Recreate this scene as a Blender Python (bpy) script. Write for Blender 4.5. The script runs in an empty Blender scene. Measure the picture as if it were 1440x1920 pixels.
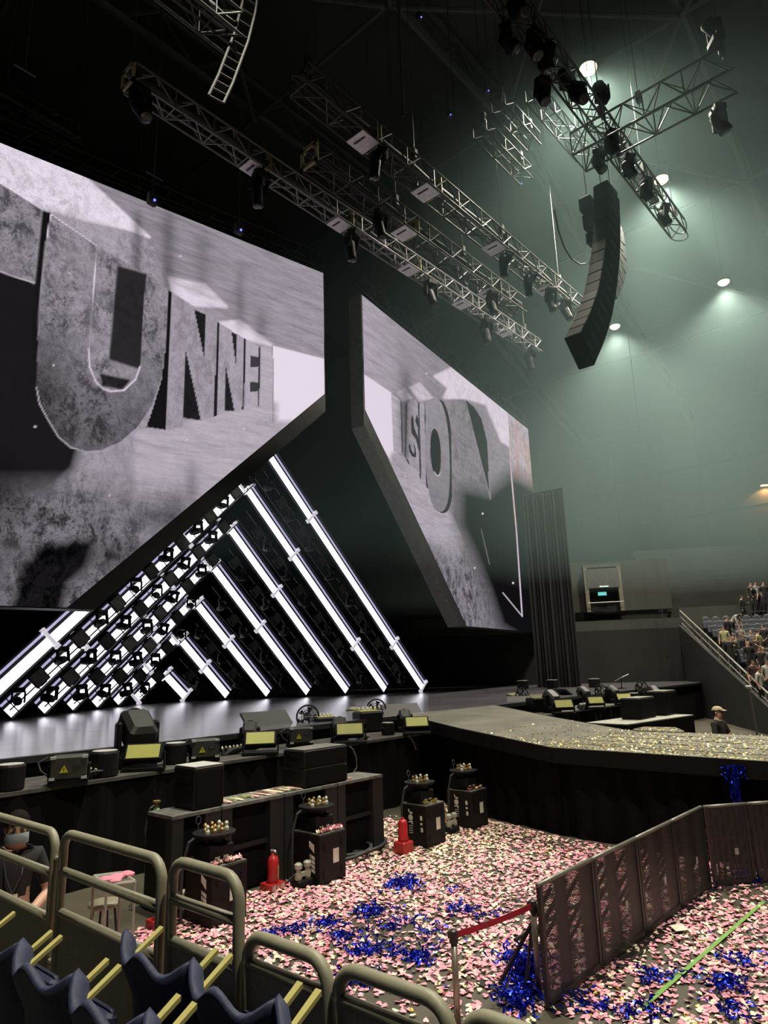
import bpy, bmesh, math, random
import numpy as np
from mathutils import Vector, Matrix, Euler

# ------------------------------------------------------------------ camera
SC = bpy.context.scene
COL = SC.collection
R = math.radians
FPX = 1272.0                      # focal length in pixels of the 1440 x 1920 frame
CAM_Z = 2.8
PITCH, ROLL, YAW = R(13.095), R(-1.834), R(49.12)
_f = Vector((math.sin(YAW) * math.cos(PITCH), math.cos(YAW) * math.cos(PITCH), math.sin(PITCH)))
_r = Vector((math.cos(YAW), -math.sin(YAW), 0))
_u = _r.cross(_f)
CR = _r * math.cos(ROLL) + _u * math.sin(ROLL)
CU = -_r * math.sin(ROLL) + _u * math.cos(ROLL)
CF = _f
CAM = Vector((0, 0, CAM_Z))
cd = bpy.data.cameras.new('camera')
cam = bpy.data.objects.new('camera', cd)
COL.objects.link(cam)
cam.matrix_world = Matrix(((CR.x, CU.x, -CF.x, 0), (CR.y, CU.y, -CF.y, 0), (CR.z, CU.z, -CF.z, CAM_Z), (0, 0, 0, 1)))
cd.sensor_fit = 'VERTICAL'
cd.sensor_height = 36
cd.lens = FPX / 1920 * 36
cd.clip_start = 0.05
cd.clip_end = 300
SC.camera = cam

# ------------------------------------------------------------------ world and exposure
w = bpy.data.worlds.new('arena_fill')
SC.world = w
w.use_nodes = True
w.node_tree.nodes['Background'].inputs[0].default_value = (0.55, 0.62, 0.62, 1)
w.node_tree.nodes['Background'].inputs[1].default_value = 0.012  # faint even fill light added around the hall
SC.view_settings.view_transform = 'Standard'
SC.view_settings.look = 'None'
SC.view_settings.gamma = 1
SC.view_settings.exposure = 0.0
SC.view_settings.use_curve_mapping = False
SC.cycles.volume_bounces = 0
SC.cycles.max_bounces = 4
SC.cycles.diffuse_bounces = 2
SC.cycles.adaptive_threshold = 0.045
SC.cycles.transparent_max_bounces = 16
SC.cycles.use_denoising = True


# ------------------------------------------------------------------ where a line of sight meets a plane of the place
def ray(x, y):
    return CF + CR * ((x - 720) / FPX) - CU * ((y - 960) / FPX)


def onz(x, y, z):
    d = ray(x, y)
    return CAM + d * ((z - CAM_Z) / d.z)


def ony(x, y, Y):
    d = ray(x, y)
    return CAM + d * (Y / d.y)


def onx(x, y, X):
    d = ray(x, y)
    return CAM + d * (X / d.x)


def onplane(x, y, p, n):
    d = ray(x, y)
    return CAM + d * ((p - CAM).dot(n) / d.dot(n))


def atdepth(x, y, z):
    return CAM + ray(x, y) * z


def proj_np(P):
    v = P - np.array(CAM)
    z = v @ np.array(CF)
    return 720 + FPX * (v @ np.array(CR)) / z, 960 - FPX * (v @ np.array(CU)) / z


# ------------------------------------------------------------------ materials
MATS = {}


def mat(name, col=(0.5, 0.5, 0.5), rough=0.6, metal=0.0, emit=None, strength=1.0, vary=0.15, scale=6.0, bump=0.0, alpha=None, spec=0.5):
    if name in MATS:
        return MATS[name]
    m = bpy.data.materials.new(name)
    m.use_nodes = True
    nt = m.node_tree
    b = nt.nodes['Principled BSDF']
    b.inputs['Roughness'].default_value = rough
    b.inputs['Metallic'].default_value = metal
    b.inputs['Specular IOR Level'].default_value = spec
    tc = nt.nodes.new('ShaderNodeTexCoord')
    nz = nt.nodes.new('ShaderNodeTexNoise')
    nz.inputs['Scale'].default_value = scale
    nz.inputs['Detail'].default_value = 5
    nt.links.new(tc.outputs['Object'], nz.inputs['Vector'])
    rp = nt.nodes.new('ShaderNodeValToRGB')
    rp.color_ramp.elements[0].position = 0.3
    rp.color_ramp.elements[1].position = 0.7
    lo = [max(0, c * (1 - vary)) for c in col[:3]]
    hi = [min(1, c * (1 + vary)) for c in col[:3]]
    rp.color_ramp.elements[0].color = (*lo, 1)
    rp.color_ramp.elements[1].color = (*hi, 1)
    nt.links.new(nz.outputs['Fac'], rp.inputs['Fac'])
    nt.links.new(rp.outputs['Color'], b.inputs['Base Color'])
    if bump:
        bp = nt.nodes.new('ShaderNodeBump')
        bp.inputs['Strength'].default_value = bump
        bp.inputs['Distance'].default_value = 0.02
        nt.links.new(nz.outputs['Fac'], bp.inputs['Height'])
        nt.links.new(bp.outputs['Normal'], b.inputs['Normal'])
    if emit:
        b.inputs['Emission Color'].default_value = (*emit, 1)
        b.inputs['Emission Strength'].default_value = strength
    if alpha is not None:
        b.inputs['Alpha'].default_value = alpha
    MATS[name] = m
    return m


M_BLACK = mat('black_paint', (0.018, 0.018, 0.02), 0.5)
M_BLACKPLASTIC = mat('black_plastic', (0.02, 0.02, 0.022), 0.35)
M_CASE = mat('black_case_vinyl', (0.011, 0.0095, 0.0095), 0.55, bump=0.2, scale=40, spec=0.2)
M_CLOTH = mat('black_stage_cloth', (0.008, 0.008, 0.009), 0.95, scale=3, spec=0.1)
M_SKIRT = mat('black_skirt_cloth', (0.0065, 0.006, 0.006), 0.95, scale=3, spec=0.1)
M_ALU = mat('truss_aluminium', (0.24, 0.225, 0.24), 0.45, 0.35, scale=3)
M_ALUDARK = mat('weathered_black_truss', (0.02, 0.02, 0.02), 0.5, 0.3)
M_STEEL = mat('roof_steel', (0.09, 0.10, 0.09), 0.7, 0.0)
M_YELLOW = mat('yellow_end_plate', (0.36, 0.33, 0.15), 0.6)
M_CABLE = mat('black_cable', (0.03, 0.03, 0.03), 0.6)
M_WIRE = mat('steel_wire', (0.13, 0.13, 0.13), 0.4, 0.5)
M_WHITE = mat('white_print', (0.66, 0.66, 0.58), 0.7)
M_PLATE = mat('pale_cover_plate', (0.80, 0.76, 0.86), 0.5)
M_LIME = mat('yellow_green_face', (0.42, 0.42, 0.10), 0.5, vary=0.05)
M_PALETOP = mat('pale_worn_top', (0.42, 0.42, 0.40), 0.7)
M_RED = mat('red_enamel', (0.42, 0.02, 0.02), 0.35)
M_BRASS = mat('brass_nozzle', (0.55, 0.38, 0.14), 0.35, 0.8)
M_CHROME = mat('bright_fitting', (0.75, 0.75, 0.72), 0.3, 0.7)
M_RAIL = mat('grey_green_rail_paint', (0.25, 0.235, 0.16), 0.5, vary=0.08, scale=30, bump=0.05)
M_SHEET = mat('grey_rail_panel', (0.30, 0.28, 0.215), 0.75, vary=0.12, scale=60)
M_SEAT = mat('navy_seat_plastic', (0.022, 0.027, 0.065), 0.7, vary=0.2, scale=80, bump=0.1)
M_ARM = mat('yellow_armrest', (0.42, 0.37, 0.12), 0.55, vary=0.06)
M_SKIN = mat('skin', (0.52, 0.30, 0.21), 0.55, vary=0.06)
M_HAIR = mat('dark_hair', (0.01, 0.008, 0.007), 0.9, spec=0.1)
M_LENS = mat('lens_glass', (0.05, 0.05, 0.06), 0.08)


# ------------------------------------------------------------------ mesh builder
class MB:
    def __init__(s):
        s.v, s.f, s.m = [], [], []
        s.cur = 0

    def add(s, vs, fs):
        o = len(s.v)
        s.v += [tuple(v) for v in vs]
        s.f += [tuple(i + o for i in f) for f in fs]
        s.m += [s.cur] * len(fs)
        return s

    def box(s, c, size, rot=None):
        c = Vector(c)
        hx, hy, hz = [k / 2 for k in size]
        vs = []
        for z in (-hz, hz):
            for x, y in ((-hx, -hy), (hx, -hy), (hx, hy), (-hx, hy)):
                p = Vector((x, y, z))
                vs.append(c + (rot @ p if rot else p))
        return s.add(vs, [(3, 2, 1, 0), (4, 5, 6, 7), (0, 1, 5, 4), (1, 2, 6, 5), (2, 3, 7, 6), (3, 0, 4, 7)])

    def bbox(s, lo, hi, rot=None):
        lo, hi = Vector(lo), Vector(hi)
        return s.box((lo + hi) / 2, hi - lo, rot)

    def bevbox(s, c, size, b=0.02, rot=None):
        # box with chamfered vertical and top edges
        c = Vector(c)
        hx, hy, hz = [k / 2 for k in size]
        b = min(b, hx * .9, hy * .9, hz * .9)
        rings = []
        for z, ins in ((-hz, b), (-hz + b, 0), (hz - b, 0), (hz, b)):
            ax, ay = hx - ins, hy - ins
            q = b * 0.6
            ring = [(-ax + q, -ay), (ax - q, -ay), (ax, -ay + q), (ax, ay - q), (ax - q, ay), (-ax + q, ay), (-ax, ay - q), (-ax, -ay + q)]
            rings.append([Vector((x, y, z)) for x, y in ring])
        vs = [c + (rot @ p if rot else p) for r_ in rings for p in r_]
        fs = [tuple(range(7, -1, -1)), tuple(range(24, 32))]
        for k in range(3):
            for i in range(8):
                j = (i + 1) % 8
                fs.append((k * 8 + i, k * 8 + j, k * 8 + 8 + j, k * 8 + 8 + i))
        return s.add(vs, fs)

    def tube(s, p, q, r, n=8, r2=None, cap=True):
        p, q = Vector(p), Vector(q)
        d = q - p
        if d.length < 1e-6:
            return s
        r2 = r if r2 is None else r2
        a = d.to_track_quat('Z', 'Y').to_matrix()
        vs = []
        for c, rr in ((p, r), (q, r2)):
            for i in range(n):
                t = 2 * math.pi * i / n
                vs.append(c + a @ Vector((rr * math.cos(t), rr * math.sin(t), 0)))
        fs = [(i, (i + 1) % n, n + (i + 1) % n, n + i) for i in range(n)]
        if cap:
            fs += [tuple(range(n - 1, -1, -1)), tuple(range(n, 2 * n))]
        return s.add(vs, fs)

    def pipe(s, pts, r, n=8, closed=False):
        pts = [Vector(p) for p in pts]
        k = len(pts)
        vs, fs = [], []
        prev = None
        for i, p in enumerate(pts):
            if closed:
                d = pts[(i + 1) % k] - pts[i - 1]
            else:
                d = pts[min(i + 1, k - 1)] - pts[max(i - 1, 0)]
            d.normalize()
            if prev is None:
                up = Vector((0, 0, 1)) if abs(d.z) < 0.9 else Vector((1, 0, 0))
                nx = d.cross(up).normalized()
            else:
                nx = (prev - d * prev.dot(d)).normalized()
            prev = nx
            ny = d.cross(nx)
            for j in range(n):
                t = 2 * math.pi * j / n
                vs.append(p + nx * (r * math.cos(t)) + ny * (r * math.sin(t)))
        for i in range(k if closed else k - 1):
            i2 = (i + 1) % k
            for j in range(n):
                j2 = (j + 1) % n
                fs.append((i * n + j, i * n + j2, i2 * n + j2, i2 * n + j))
        if not closed:
            fs += [tuple(range(n - 1, -1, -1)), tuple((k - 1) * n + j for j in range(n))]
        return s.add(vs, fs)

    def lathe(s, c, prof, n=16, axis=None):
        c = Vector(c)
        a = Vector(axis).to_track_quat('Z', 'Y').to_matrix() if axis is not None else None
        vs, fs = [], []
        for r_, z in prof:
            for i in range(n):
                t = 2 * math.pi * i / n
                p = Vector((r_ * math.cos(t), r_ * math.sin(t), z))
                vs.append(c + (a @ p if a else p))
        for k in range(len(prof) - 1):
            for i in range(n):
                j = (i + 1) % n
                fs.append((k * n + i, k * n + j, (k + 1) * n + j, (k + 1) * n + i))
        fs += [tuple(range(n - 1, -1, -1)), tuple((len(prof) - 1) * n + i for i in range(n))]
        return s.add(vs, fs)

    def sphere(s, c, r, n=10, m=6, sc=(1, 1, 1)):
        c = Vector(c)
        vs = [c + Vector((0, 0, -r * sc[2]))]
        for k in range(1, m):
            ph = -math.pi / 2 + math.pi * k / m
            for i in range(n):
                t = 2 * math.pi * i / n
                vs.append(c + Vector((r * sc[0] * math.cos(ph) * math.cos(t), r * sc[1] * math.cos(ph) * math.sin(t), r * sc[2] * math.sin(ph))))
        vs.append(c + Vector((0, 0, r * sc[2])))
        fs = [(0, 1 + (i + 1) % n, 1 + i) for i in range(n)]
        for k in range(m - 2):
            for i in range(n):
                j = (i + 1) % n
                fs.append((1 + k * n + i, 1 + k * n + j, 1 + (k + 1) * n + j, 1 + (k + 1) * n + i))
        L = len(vs) - 1
        fs += [(L, 1 + (m - 2) * n + i, 1 + (m - 2) * n + (i + 1) % n) for i in range(n)]
        return s.add(vs, fs)

    def prism(s, pts, ext):
        pts = [Vector(p) for p in pts]
        e = Vector(ext)
        n = len(pts)
        fs = [tuple(range(n - 1, -1, -1)), tuple(range(n, 2 * n))]
        fs += [(i, (i + 1) % n, n + (i + 1) % n, n + i) for i in range(n)]
        return s.add(pts + [p + e for p in pts], fs)

    def quad(s, a, b, c, d):
        return s.add([a, b, c, d], [(0, 1, 2, 3)])

    def mesh(s, name, mats, base=None, smooth=False):
        me = bpy.data.meshes.new(name)
        vs = s.v
        if base is not None:
            vs = [(v[0] - base[0], v[1] - base[1], v[2] - base[2]) for v in vs]
        me.from_pydata(vs, [], s.f)
        if not isinstance(mats, (list, tuple)):
            mats = [mats]
        for m in mats:
            me.materials.append(m)
        if len(mats) > 1:
            me.polygons.foreach_set('material_index', s.m)
        if smooth:
            me.polygons.foreach_set('use_smooth', [True] * len(me.polygons))
        me.update()
        bm = bmesh.new()
        bm.from_mesh(me)
        bmesh.ops.recalc_face_normals(bm, faces=bm.faces)
        bm.to_mesh(me)
        bm.free()
        return me

    def build(s, name, mats, parent=None, smooth=False, base=None):
        # base: the world point that becomes the object's origin (taken from the parent when there is one)
        if parent is not None and base is None:
            base = parent.get('_base', (0, 0, 0))
        o = bpy.data.objects.new(name, s.mesh(name, mats, base, smooth))
        COL.objects.link(o)
        if parent is not None:
            o.parent = parent
            o['_base'] = list(base)
        elif base is not None:
            o.location = base
            o['_base'] = list(base)
        return o


def tag(o, label=None, cat=None, group=None, kind=None):
    if label:
        o['label'] = label
    if cat:
        o['category'] = cat
    if group:
        o['group'] = group
    if kind:
        o['kind'] = kind
    return o


def thing(name, label, cat, base=(0, 0, 0), rz=0.0, group=None, local=False):
    # an Empty at the thing's base. local=True: parts are modelled around the origin
    o = bpy.data.objects.new(name, None)
    o.empty_display_size = 0.1
    COL.objects.link(o)
    o.location = base
    o.rotation_euler = (0, 0, rz)
    o['_base'] = [0, 0, 0] if local else list(base)
    return tag(o, label, cat, group)


def part_copy(src, name, parent, loc=(0, 0, 0), rot=None, scale=None):
    # another part that shares the mesh of src
    o = bpy.data.objects.new(name, src)
    COL.objects.link(o)
    o.parent = parent
    o.location = loc
    if rot is not None:
        o.rotation_mode = 'QUATERNION'
        o.rotation_quaternion = rot
    if scale is not None:
        o.scale = scale
    return o


def copy_tree(o, parent=None):
    c = o.copy()
    COL.objects.link(c)
    c.parent = parent
    for ch in [k for k in ALLCH.get(o.name, [])]:
        copy_tree(ch, c)
    return c


ALLCH = {}


def freeze(o):
    # remember a finished thing's parts so copies are quick
    ALLCH[o.name] = list(o.children)
    for ch in o.children:
        freeze(ch)
    return o


def place(o, loc, rz=0.0, label=None, group=None, scale=None, rot=None):
    c = copy_tree(o)
    c.location = loc
    c.rotation_euler = rot if rot is not None else (0, 0, rz)
    if scale:
        c.scale = (scale,) * 3
    if label:
        c['label'] = label
    if group:
        c['group'] = group
    return c


def first_or_copy(o, used, loc, rz=0.0, label=None, group=None, scale=None, rot=None):
    if o.name in used:
        return place(o, loc, rz, label, group, scale, rot)
    used.add(o.name)
    o.location = loc
    o.rotation_euler = rot if rot is not None else (0, 0, rz)
    if scale:
        o.scale = (scale,) * 3
    if label:
        o['label'] = label
    if group:
        o['group'] = group
    return o


USED = set()
rnd = random.Random(7)

# ------------------------------------------------------------------ lights of the house: high-bay floods under the roof
LAMPS = []


def flood(px=None, loc=None, power=16000, spot=R(120), label='', z=24.0, col=(1.0, 0.95, 0.78), aim=None):
    p = onz(*px, z) if px else Vector(loc)
    t = thing('flood_lamp', label, 'lamp', p, group='house floods under the roof')
    MB().lathe(p + Vector((0, 0, 0.06)), [(0.32, 0), (0.36, 0.03), (0.30, 0.14), (0.16, 0.32), (0.12, 0.5), (0.05, 0.55)], 16).build('housing', M_ALUDARK, t, True)
    MB().lathe(p + Vector((0, 0, 0.0)), [(0.02, -0.16), (0.18, -0.12), (0.30, -0.02), (0.31, 0.055)], 16).build('lens', mat('flood_glow', (1, 1, 1), emit=(1.0, 0.84, 0.36), strength=4.0), t, True)
    MB().tube(p + Vector((0, 0, 0.6)), p + Vector((0, 0, 7.5)), 0.02, 6).build('hanging_cable', M_CABLE, t)
    ld = bpy.data.lights.new('flood', 'SPOT')
    ld.energy = power
    ld.color = col
    ld.spot_size = spot
    ld.spot_blend = 0.6
    ld.shadow_soft_size = 0.3
    lo = bpy.data.objects.new('flood_light', ld)
    COL.objects.link(lo)
    lo.parent = t
    lo.location = (0, 0, -0.5)
    if aim is not None:
        lo.rotation_euler = (Vector(aim) - p).to_track_quat('-Z', 'Y').to_euler()
    LAMPS.append(p)
    return t


flood((1103, 130), power=14000, label='glowing flood lamp above the cross truss, highest in the photo')
flood((1240, 338), power=14000, label='glowing flood lamp behind the tip of the black lighting truss')
flood((1153, 613), power=12000, label='glowing flood lamp just beside the lower end of the speaker array')
flood((1357, 530), power=12000, label='glowing flood lamp hanging alone against the pale roof at right')
flood(loc=(7.5, 5.5, 24), power=19000, spot=R(66), label='unseen flood lamp high over the open floor, above the picture')  # unseen house flood, set to light the floor from above
flood(loc=(1, -7, 24), power=14000, spot=R(96), label='unseen flood lamp over the seats behind the viewpoint')  # unseen house flood, added to light the rails and near seats
flood(loc=(22, -5, 24), power=9000, spot=R(80), label='unseen flood lamp over the open floor past the right edge')  # unseen house flood, placed for its light on the right side


# ------------------------------------------------------------------ the hall
def slab(name, pts, mat_, kind='structure', thick=(0, 0, -0.2)):
    o = MB().prism(pts, thick).build(name, mat_, base=Vector(pts[0]))
    return tag(o, kind=kind)


M_FLOOR = mat('worn_arena_floor', (0.07, 0.062, 0.042), 0.55, vary=0.3, scale=1.3)
M_WALL = mat('arena_wall_concrete', (0.055, 0.058, 0.05), 0.9, vary=0.18, scale=0.25)
M_ROOF = mat('roof_sheet', (0.05, 0.055, 0.05), 0.9, vary=0.25, scale=0.15)
M_DARKWALL = mat('dark_masking_wall', (0.035, 0.036, 0.034), 0.9, vary=0.3, scale=0.4)
slab('floor', [(-12, -30, 0), (62, -30, 0), (62, 45, 0), (-12, 45, 0)], M_FLOOR)
slab('wall_back', [(-12, 40, 0), (62, 40, 0), (62, 40, 36), (-12, 40, 36)], M_CLOTH, thick=(0, 0.3, 0))
slab('wall_left', [(-12, -30, 0), (-12, 40, 0), (-12, 40, 36), (-12, -30, 36)], M_DARKWALL, thick=(-0.3, 0, 0))
slab('wall_front', [(-12, -30, 0), (62, -30, 0), (62, -30, 36), (-12, -30, 36)], M_DARKWALL, thick=(0, -0.3, 0))
wr = slab('wall_right', [(60, -30, 0), (60, 40, 0), (60, 40, 24), (60, -30, 24)], M_WALL, thick=(0.3, 0, 0))
ce = slab('ceiling', [(-12, -30, 36), (30, -30, 36), (30, 40, 36), (-12, 40, 36)], M_ROOF, thick=(0, 0, 0.3))
MB().prism([(30, -30, 36), (60, -30, 24), (60, 40, 24), (30, 40, 36)], (0, 0, 0.3)).build('sloping_roof', M_ROOF, ce, base=(-12, -30, 36))
# wall panels of the far side
for k in range(9):
    y0 = -29 + 7.5 * k
    for j, (z0, z1) in enumerate(((11.2, 14.6), (14.8, 18.8), (19.0, 23.6))):
        MB().bbox((59.85, y0 + 0.1, z0), (59.999, y0 + 7.4, z1)).build('wall_panel', mat('pale_wall_panel', (0.07, 0.073, 0.062), 0.9, vary=0.15, scale=0.3), wr, base=(60, -30, 0))
# roof beams: main girders along X and Y, with lattice
bt = MB()
for y in (-14, -4, 6, 16, 26):
    o = MB()
    o.tube((-12, y, 33.6), (31, y, 33.6), 0.22, 6)
    o.tube((31, y, 33.6), (59.5, y, 22.8), 0.22, 6)
    o.tube((-12, y, 35.6), (30, y, 35.6), 0.16, 6)
    o.tube((30, y, 35.6), (59.8, y, 23.8), 0.16, 6)
    x = -10.0
    while x < 58:
        zt = 35.6 if x < 30 else 35.6 - (x - 30) * 0.396
        zb = 33.6 if x + 2 < 31 else 33.6 - (x + 2 - 31) * 0.379
        zt2 = 35.6 if x + 4 < 30 else 35.6 - (x + 4 - 30) * 0.396
        o.tube((x, y, zt), (x + 2, y, zb), 0.1, 5)
        o.tube((x + 2, y, zb), (min(x + 4, 59), y, zt2), 0.1, 5)
        x += 4
    g = o.build('roof_girder', M_STEEL, ce, base=(-12, -30, 36))
for x in (-4, 8, 20, 30, 40, 50):
    z = 33.2 if x <= 30 else 33.2 - (x - 31) * 0.379
    MB().tube((x, -30, z), (x, 40, z), 0.14, 6).build('roof_purlin', M_STEEL, ce, base=(-12, -30, 36))
for (x0, y0, x1, y1) in ((20, 6, 30, 16), (30, 6, 20, 16), (30, 6, 40, 16), (40, 6, 30, 16), (20, -4, 30, 6), (30, -4, 20, 6), (8, 6, 20, 16), (20, 16, 8, 26), (8, 16, 20, 26), (40, -4, 50, 6), (50, 6, 40, 16)):
    z0 = 33.0 if x0 <= 30 else 33.0 - (x0 - 31) * 0.379
    z1 = 33.0 if x1 <= 30 else 33.0 - (x1 - 31) * 0.379
    MB().tube((x0, y0, z0), (x1, y1, z1), 0.12, 6).build('roof_brace', M_STEEL, ce, base=(-12, -30, 36))

# ------------------------------------------------------------------ haze in the far half of the hall
hz = MB().prism([(13.0, -29.5, 6.8), (59.3, -29.5, 6.8), (59.3, -29.5, 23.6), (30.6, -29.5, 35.2), (13.0, -29.5, 35.2)], (0, 69, 0)).build('haze', None)
hz.data.materials.clear()
hm = bpy.data.materials.new('haze')
hm.use_nodes = True
nt = hm.node_tree
nt.nodes.clear()
vo = nt.nodes.new('ShaderNodeVolumeScatter')
vo.inputs['Color'].default_value = (0.64, 0.95, 0.93, 1)
vo.inputs['Density'].default_value = 0.0074
vo.inputs['Anisotropy'].default_value = 0.0
out = nt.nodes.new('ShaderNodeOutputMaterial')
nt.links.new(vo.outputs[0], out.inputs['Volume'])
hz.data.materials.append(hm)
tag(hz, 'thin grey-green haze hanging under the roof of the far half', 'haze', kind='stuff')
hz.display_type = 'WIRE'

# ------------------------------------------------------------------ stage
DECK = 1.7
XA = 16.55
M_DECK = mat('glossy_stage_deck', (0.10, 0.095, 0.105), 0.2, vary=0.2, scale=2.0, bump=0.02, spec=0.32)
st = thing('stage', 'wide glossy dark stage deck in front of the screens', 'stage', (XA, 11.2, 0))
pw, pd = 4.6, 1.22
dp = MB().bevbox((0, 0, -0.04), (pw - 0.008, pd - 0.008, 0.08), 0.004).mesh('deck_panel', M_DECK)
for i in range(10):
    for j in range(14):
        part_copy(dp, 'deck_panel', st, (-23 + pw * (i + 0.5), pd * (j + 0.5) + 0.06, DECK))
MB().bbox((-6.5, 11.2, 0.0), (39.6, 28.5, DECK - 0.085)).build('understructure', M_CLOTH, st)
MB().bbox((-6.5, 11.14, DECK - 0.1), (39.6, 11.26, DECK - 0.002)).build('edge_trim', M_BLACK, st)

# lower equipment shelf along the front of the stage, both sides of the runway
SH = 1.4
for nm, x0, x1, lab in (('left', -5.5, 12.4, 'black shelf below the stage edge carrying lamps, left of the runway'), ('right', 17.6, 27.5, 'black shelf below the stage edge carrying lamps, beyond the runway')):
    s_ = thing('equipment_shelf', lab, 'platform', ((x0 + x1) / 2, 10.5, 0))
    MB().bbox((x0, 9.9, SH - 0.05), (x1, 11.13, SH)).build('shelf_top', mat('scuffed_black_deck', (0.07, 0.066, 0.058), 0.7, vary=0.4, scale=5), s_)
    # gathered black cloth in front
    m = MB()
    n = int((x1 - x0) / 0.12)
    row = []
    for i in range(n + 1):
        x = x0 + (x1 - x0) * i / n
        row.append((x, 9.93 + 0.018 * math.sin(i * 1.9) + 0.012 * math.sin(i * 0.7)))
    vs = [(x, y, 0.0) for x, y in row] + [(x, y, SH - 0.05) for x, y in row]
    m.add(vs, [(i, i + 1, n + 2 + i, n + 1 + i) for i in range(n)])
    m.bbox((x0, 10.0, 0), (x1, 11.1, SH - 0.06))
    m.build('front_cloth', M_SKIRT, s_)

# ------------------------------------------------------------------ runway
RZ = [DECK, 1.60, 1.42, 1.42, 1.42]      # it slopes down gently from the stage to the bend
NEAR = [Vector((13.45, 11.13, DECK)), onz(868, 1367, RZ[1]), onz(1035, 1402, RZ[2]), onz(1440, 1428, RZ[3])]
NEAR.append(NEAR[3] + (NEAR[3] - NEAR[2]) * 1.8)
BACK = [Vector((17.5, 11.13, DECK)), None, onz(1175, 1369, RZ[2]), onz(1440, 1380, RZ[3])]
BACK[1] = onz(1040, 1345, RZ[1])
BACK.append(BACK[3] + (BACK[3] - BACK[2]) * 1.8)
M_RUN = mat('grey_runway_mat', (0.13, 0.125, 0.095), 0.5, vary=0.25, scale=1.5, bump=0.05)
rw = thing('runway', 'long raised runway bending from the stage out to the right', 'runway', (12.6, 5.9, 0))
for k in range(4):
    a0, a1, b0, b1 = [p.copy() for p in (NEAR[k], NEAR[k + 1], BACK[k], BACK[k + 1])]
    ns = 1 if k < 2 else 5
    for j in range(ns):
        u0, u1 = j / ns, (j + 1) / ns
        g = 0.012 if ns > 1 else 0.0
        e0, e1 = u0 + g * (j > 0), u1 - g * (j < ns - 1)
        MB().prism([a0.lerp(b0, e0), a1.lerp(b1, e0), a1.lerp(b1, e1), a0.lerp(b0, e1)], (0, 0, -0.06)).build('deck_panel', M_RUN, rw)
    # fascia boards along the near edge and the far edge
    for A_, B_, sgn in ((a0, a1, 1), (b0, b1, -1)):
        dn = Vector((-(B_ - A_).y, (B_ - A_).x, 0)).normalized() * 0.04 * sgn
        MB().prism([A_ + Vector((0, 0, 0.004)), B_ + Vector((0, 0, 0.004)), B_ + Vector((0, 0, -0.24)), A_ + Vector((0, 0, -0.24))], -dn).build('fascia', mat('runway_edge', (0.007, 0.0065, 0.006), 0.8, spec=0.1), rw)
        if sgn == 1:
            MB().tube(A_ + Vector((0, 0, 0.006)), B_ + Vector((0, 0, 0.006)), 0.012, 6).build('edge_strip', mat('edge_aluminium', (0.35, 0.34, 0.28), 0.45, 0.5), rw)
        # hanging curtains, set back a little
        L = (B_ - A_).length
        n = int(L / 0.09)
        m = MB()
        vs = []
        for zz in (0.0, 1.0):
            for i in range(n + 1):
                t = i / n
                off = 0.16 + 0.035 * math.sin(i * 1.35) + 0.02 * math.sin(i * 0.41 + k)
                if zz == 0:
                    off += 0.02 * math.sin(i * 0.9)
                p = A_.lerp(B_, t) + dn.normalized() * off
                vs.append((p.x, p.y, zz * (p.z - 0.22)))
        m.add(vs, [(i, i + 1, n + 2 + i, n + 1 + i) for i in range(n)])
        m.build('curtain', M_SKIRT, rw)
# low hexagonal step at the inner bend
hx = [onz(x, y, RZ[2] + 0.02) for x, y in ((1188, 1369), (1208, 1364.5), (1265, 1365.5), (1282, 1372.5))]
c0 = (hx[0] + hx[3]) / 2
hs = thing('bend_step', 'low step strewn with gold confetti at the inner bend of the runway', 'step', (c0.x, c0.y, 0))
MB().prism(hx, (0, 0, -0.1)).build('tread', M_RUN, hs)
MB().pipe([p + Vector((0, 0, 0.01)) for p in hx], 0.014, 6).build('rim', mat('edge_aluminium'), hs)
MB().prism([(p.x, p.y, RZ[2] - 0.09) for p in hx], (0, 0, -RZ[2] + 0.09)).build('skirt', M_SKIRT, hs)

# ------------------------------------------------------------------ the two LED screens and what they show
TOPZ, CORZ, BOTZ = 17.04, 12.30, 4.55
SCY = 16.0
GAPX = 1.02
WING = R(9.77)
SLEN = 18.7
DIAG = 7.95            # horizontal run of the cut-off lower inner corner
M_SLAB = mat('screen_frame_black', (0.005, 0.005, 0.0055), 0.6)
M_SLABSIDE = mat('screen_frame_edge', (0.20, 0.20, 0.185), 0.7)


def screen_frame(side):
    # origin: the inner top corner; u runs outward, n points to the audience
    o = Vector((XA + side * GAPX, SCY, 0))
    u = Vector((side * math.cos(WING), math.sin(WING), 0))
    n = Vector((side * math.sin(WING), -math.cos(WING), 0))
    return o, u, n


def inpoly(px, py, poly):
    c = np.zeros(px.shape, bool)
    n = len(poly)
    for i in range(n):
        x0, y0 = poly[i]
        x1, y1 = poly[i - 1]
        hit = ((y0 > py) != (y1 > py)) & (px < (x1 - x0) * (py - y0) / (y1 - y0 + 1e-12) + x0)
        c ^= hit
    return c


def softpoly(px, py, poly, w):
    # 1 inside, fading to 0 over about w pixels outside
    ins = inpoly(px, py, poly)
    d = np.full(px.shape, 1e9)
    n = len(poly)
    for i in range(n):
        ax, ay = poly[i - 1]
        bx, by = poly[i]
        ex, ey = bx - ax, by - ay
        t = np.clip(((px - ax) * ex + (py - ay) * ey) / (ex * ex + ey * ey + 1e-9), 0, 1)
        d = np.minimum(d, np.hypot(px - ax - t * ex, py - ay - t * ey))
    return np.where(ins, 1.0, np.clip(1 - d / w, 0, 1))


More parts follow.
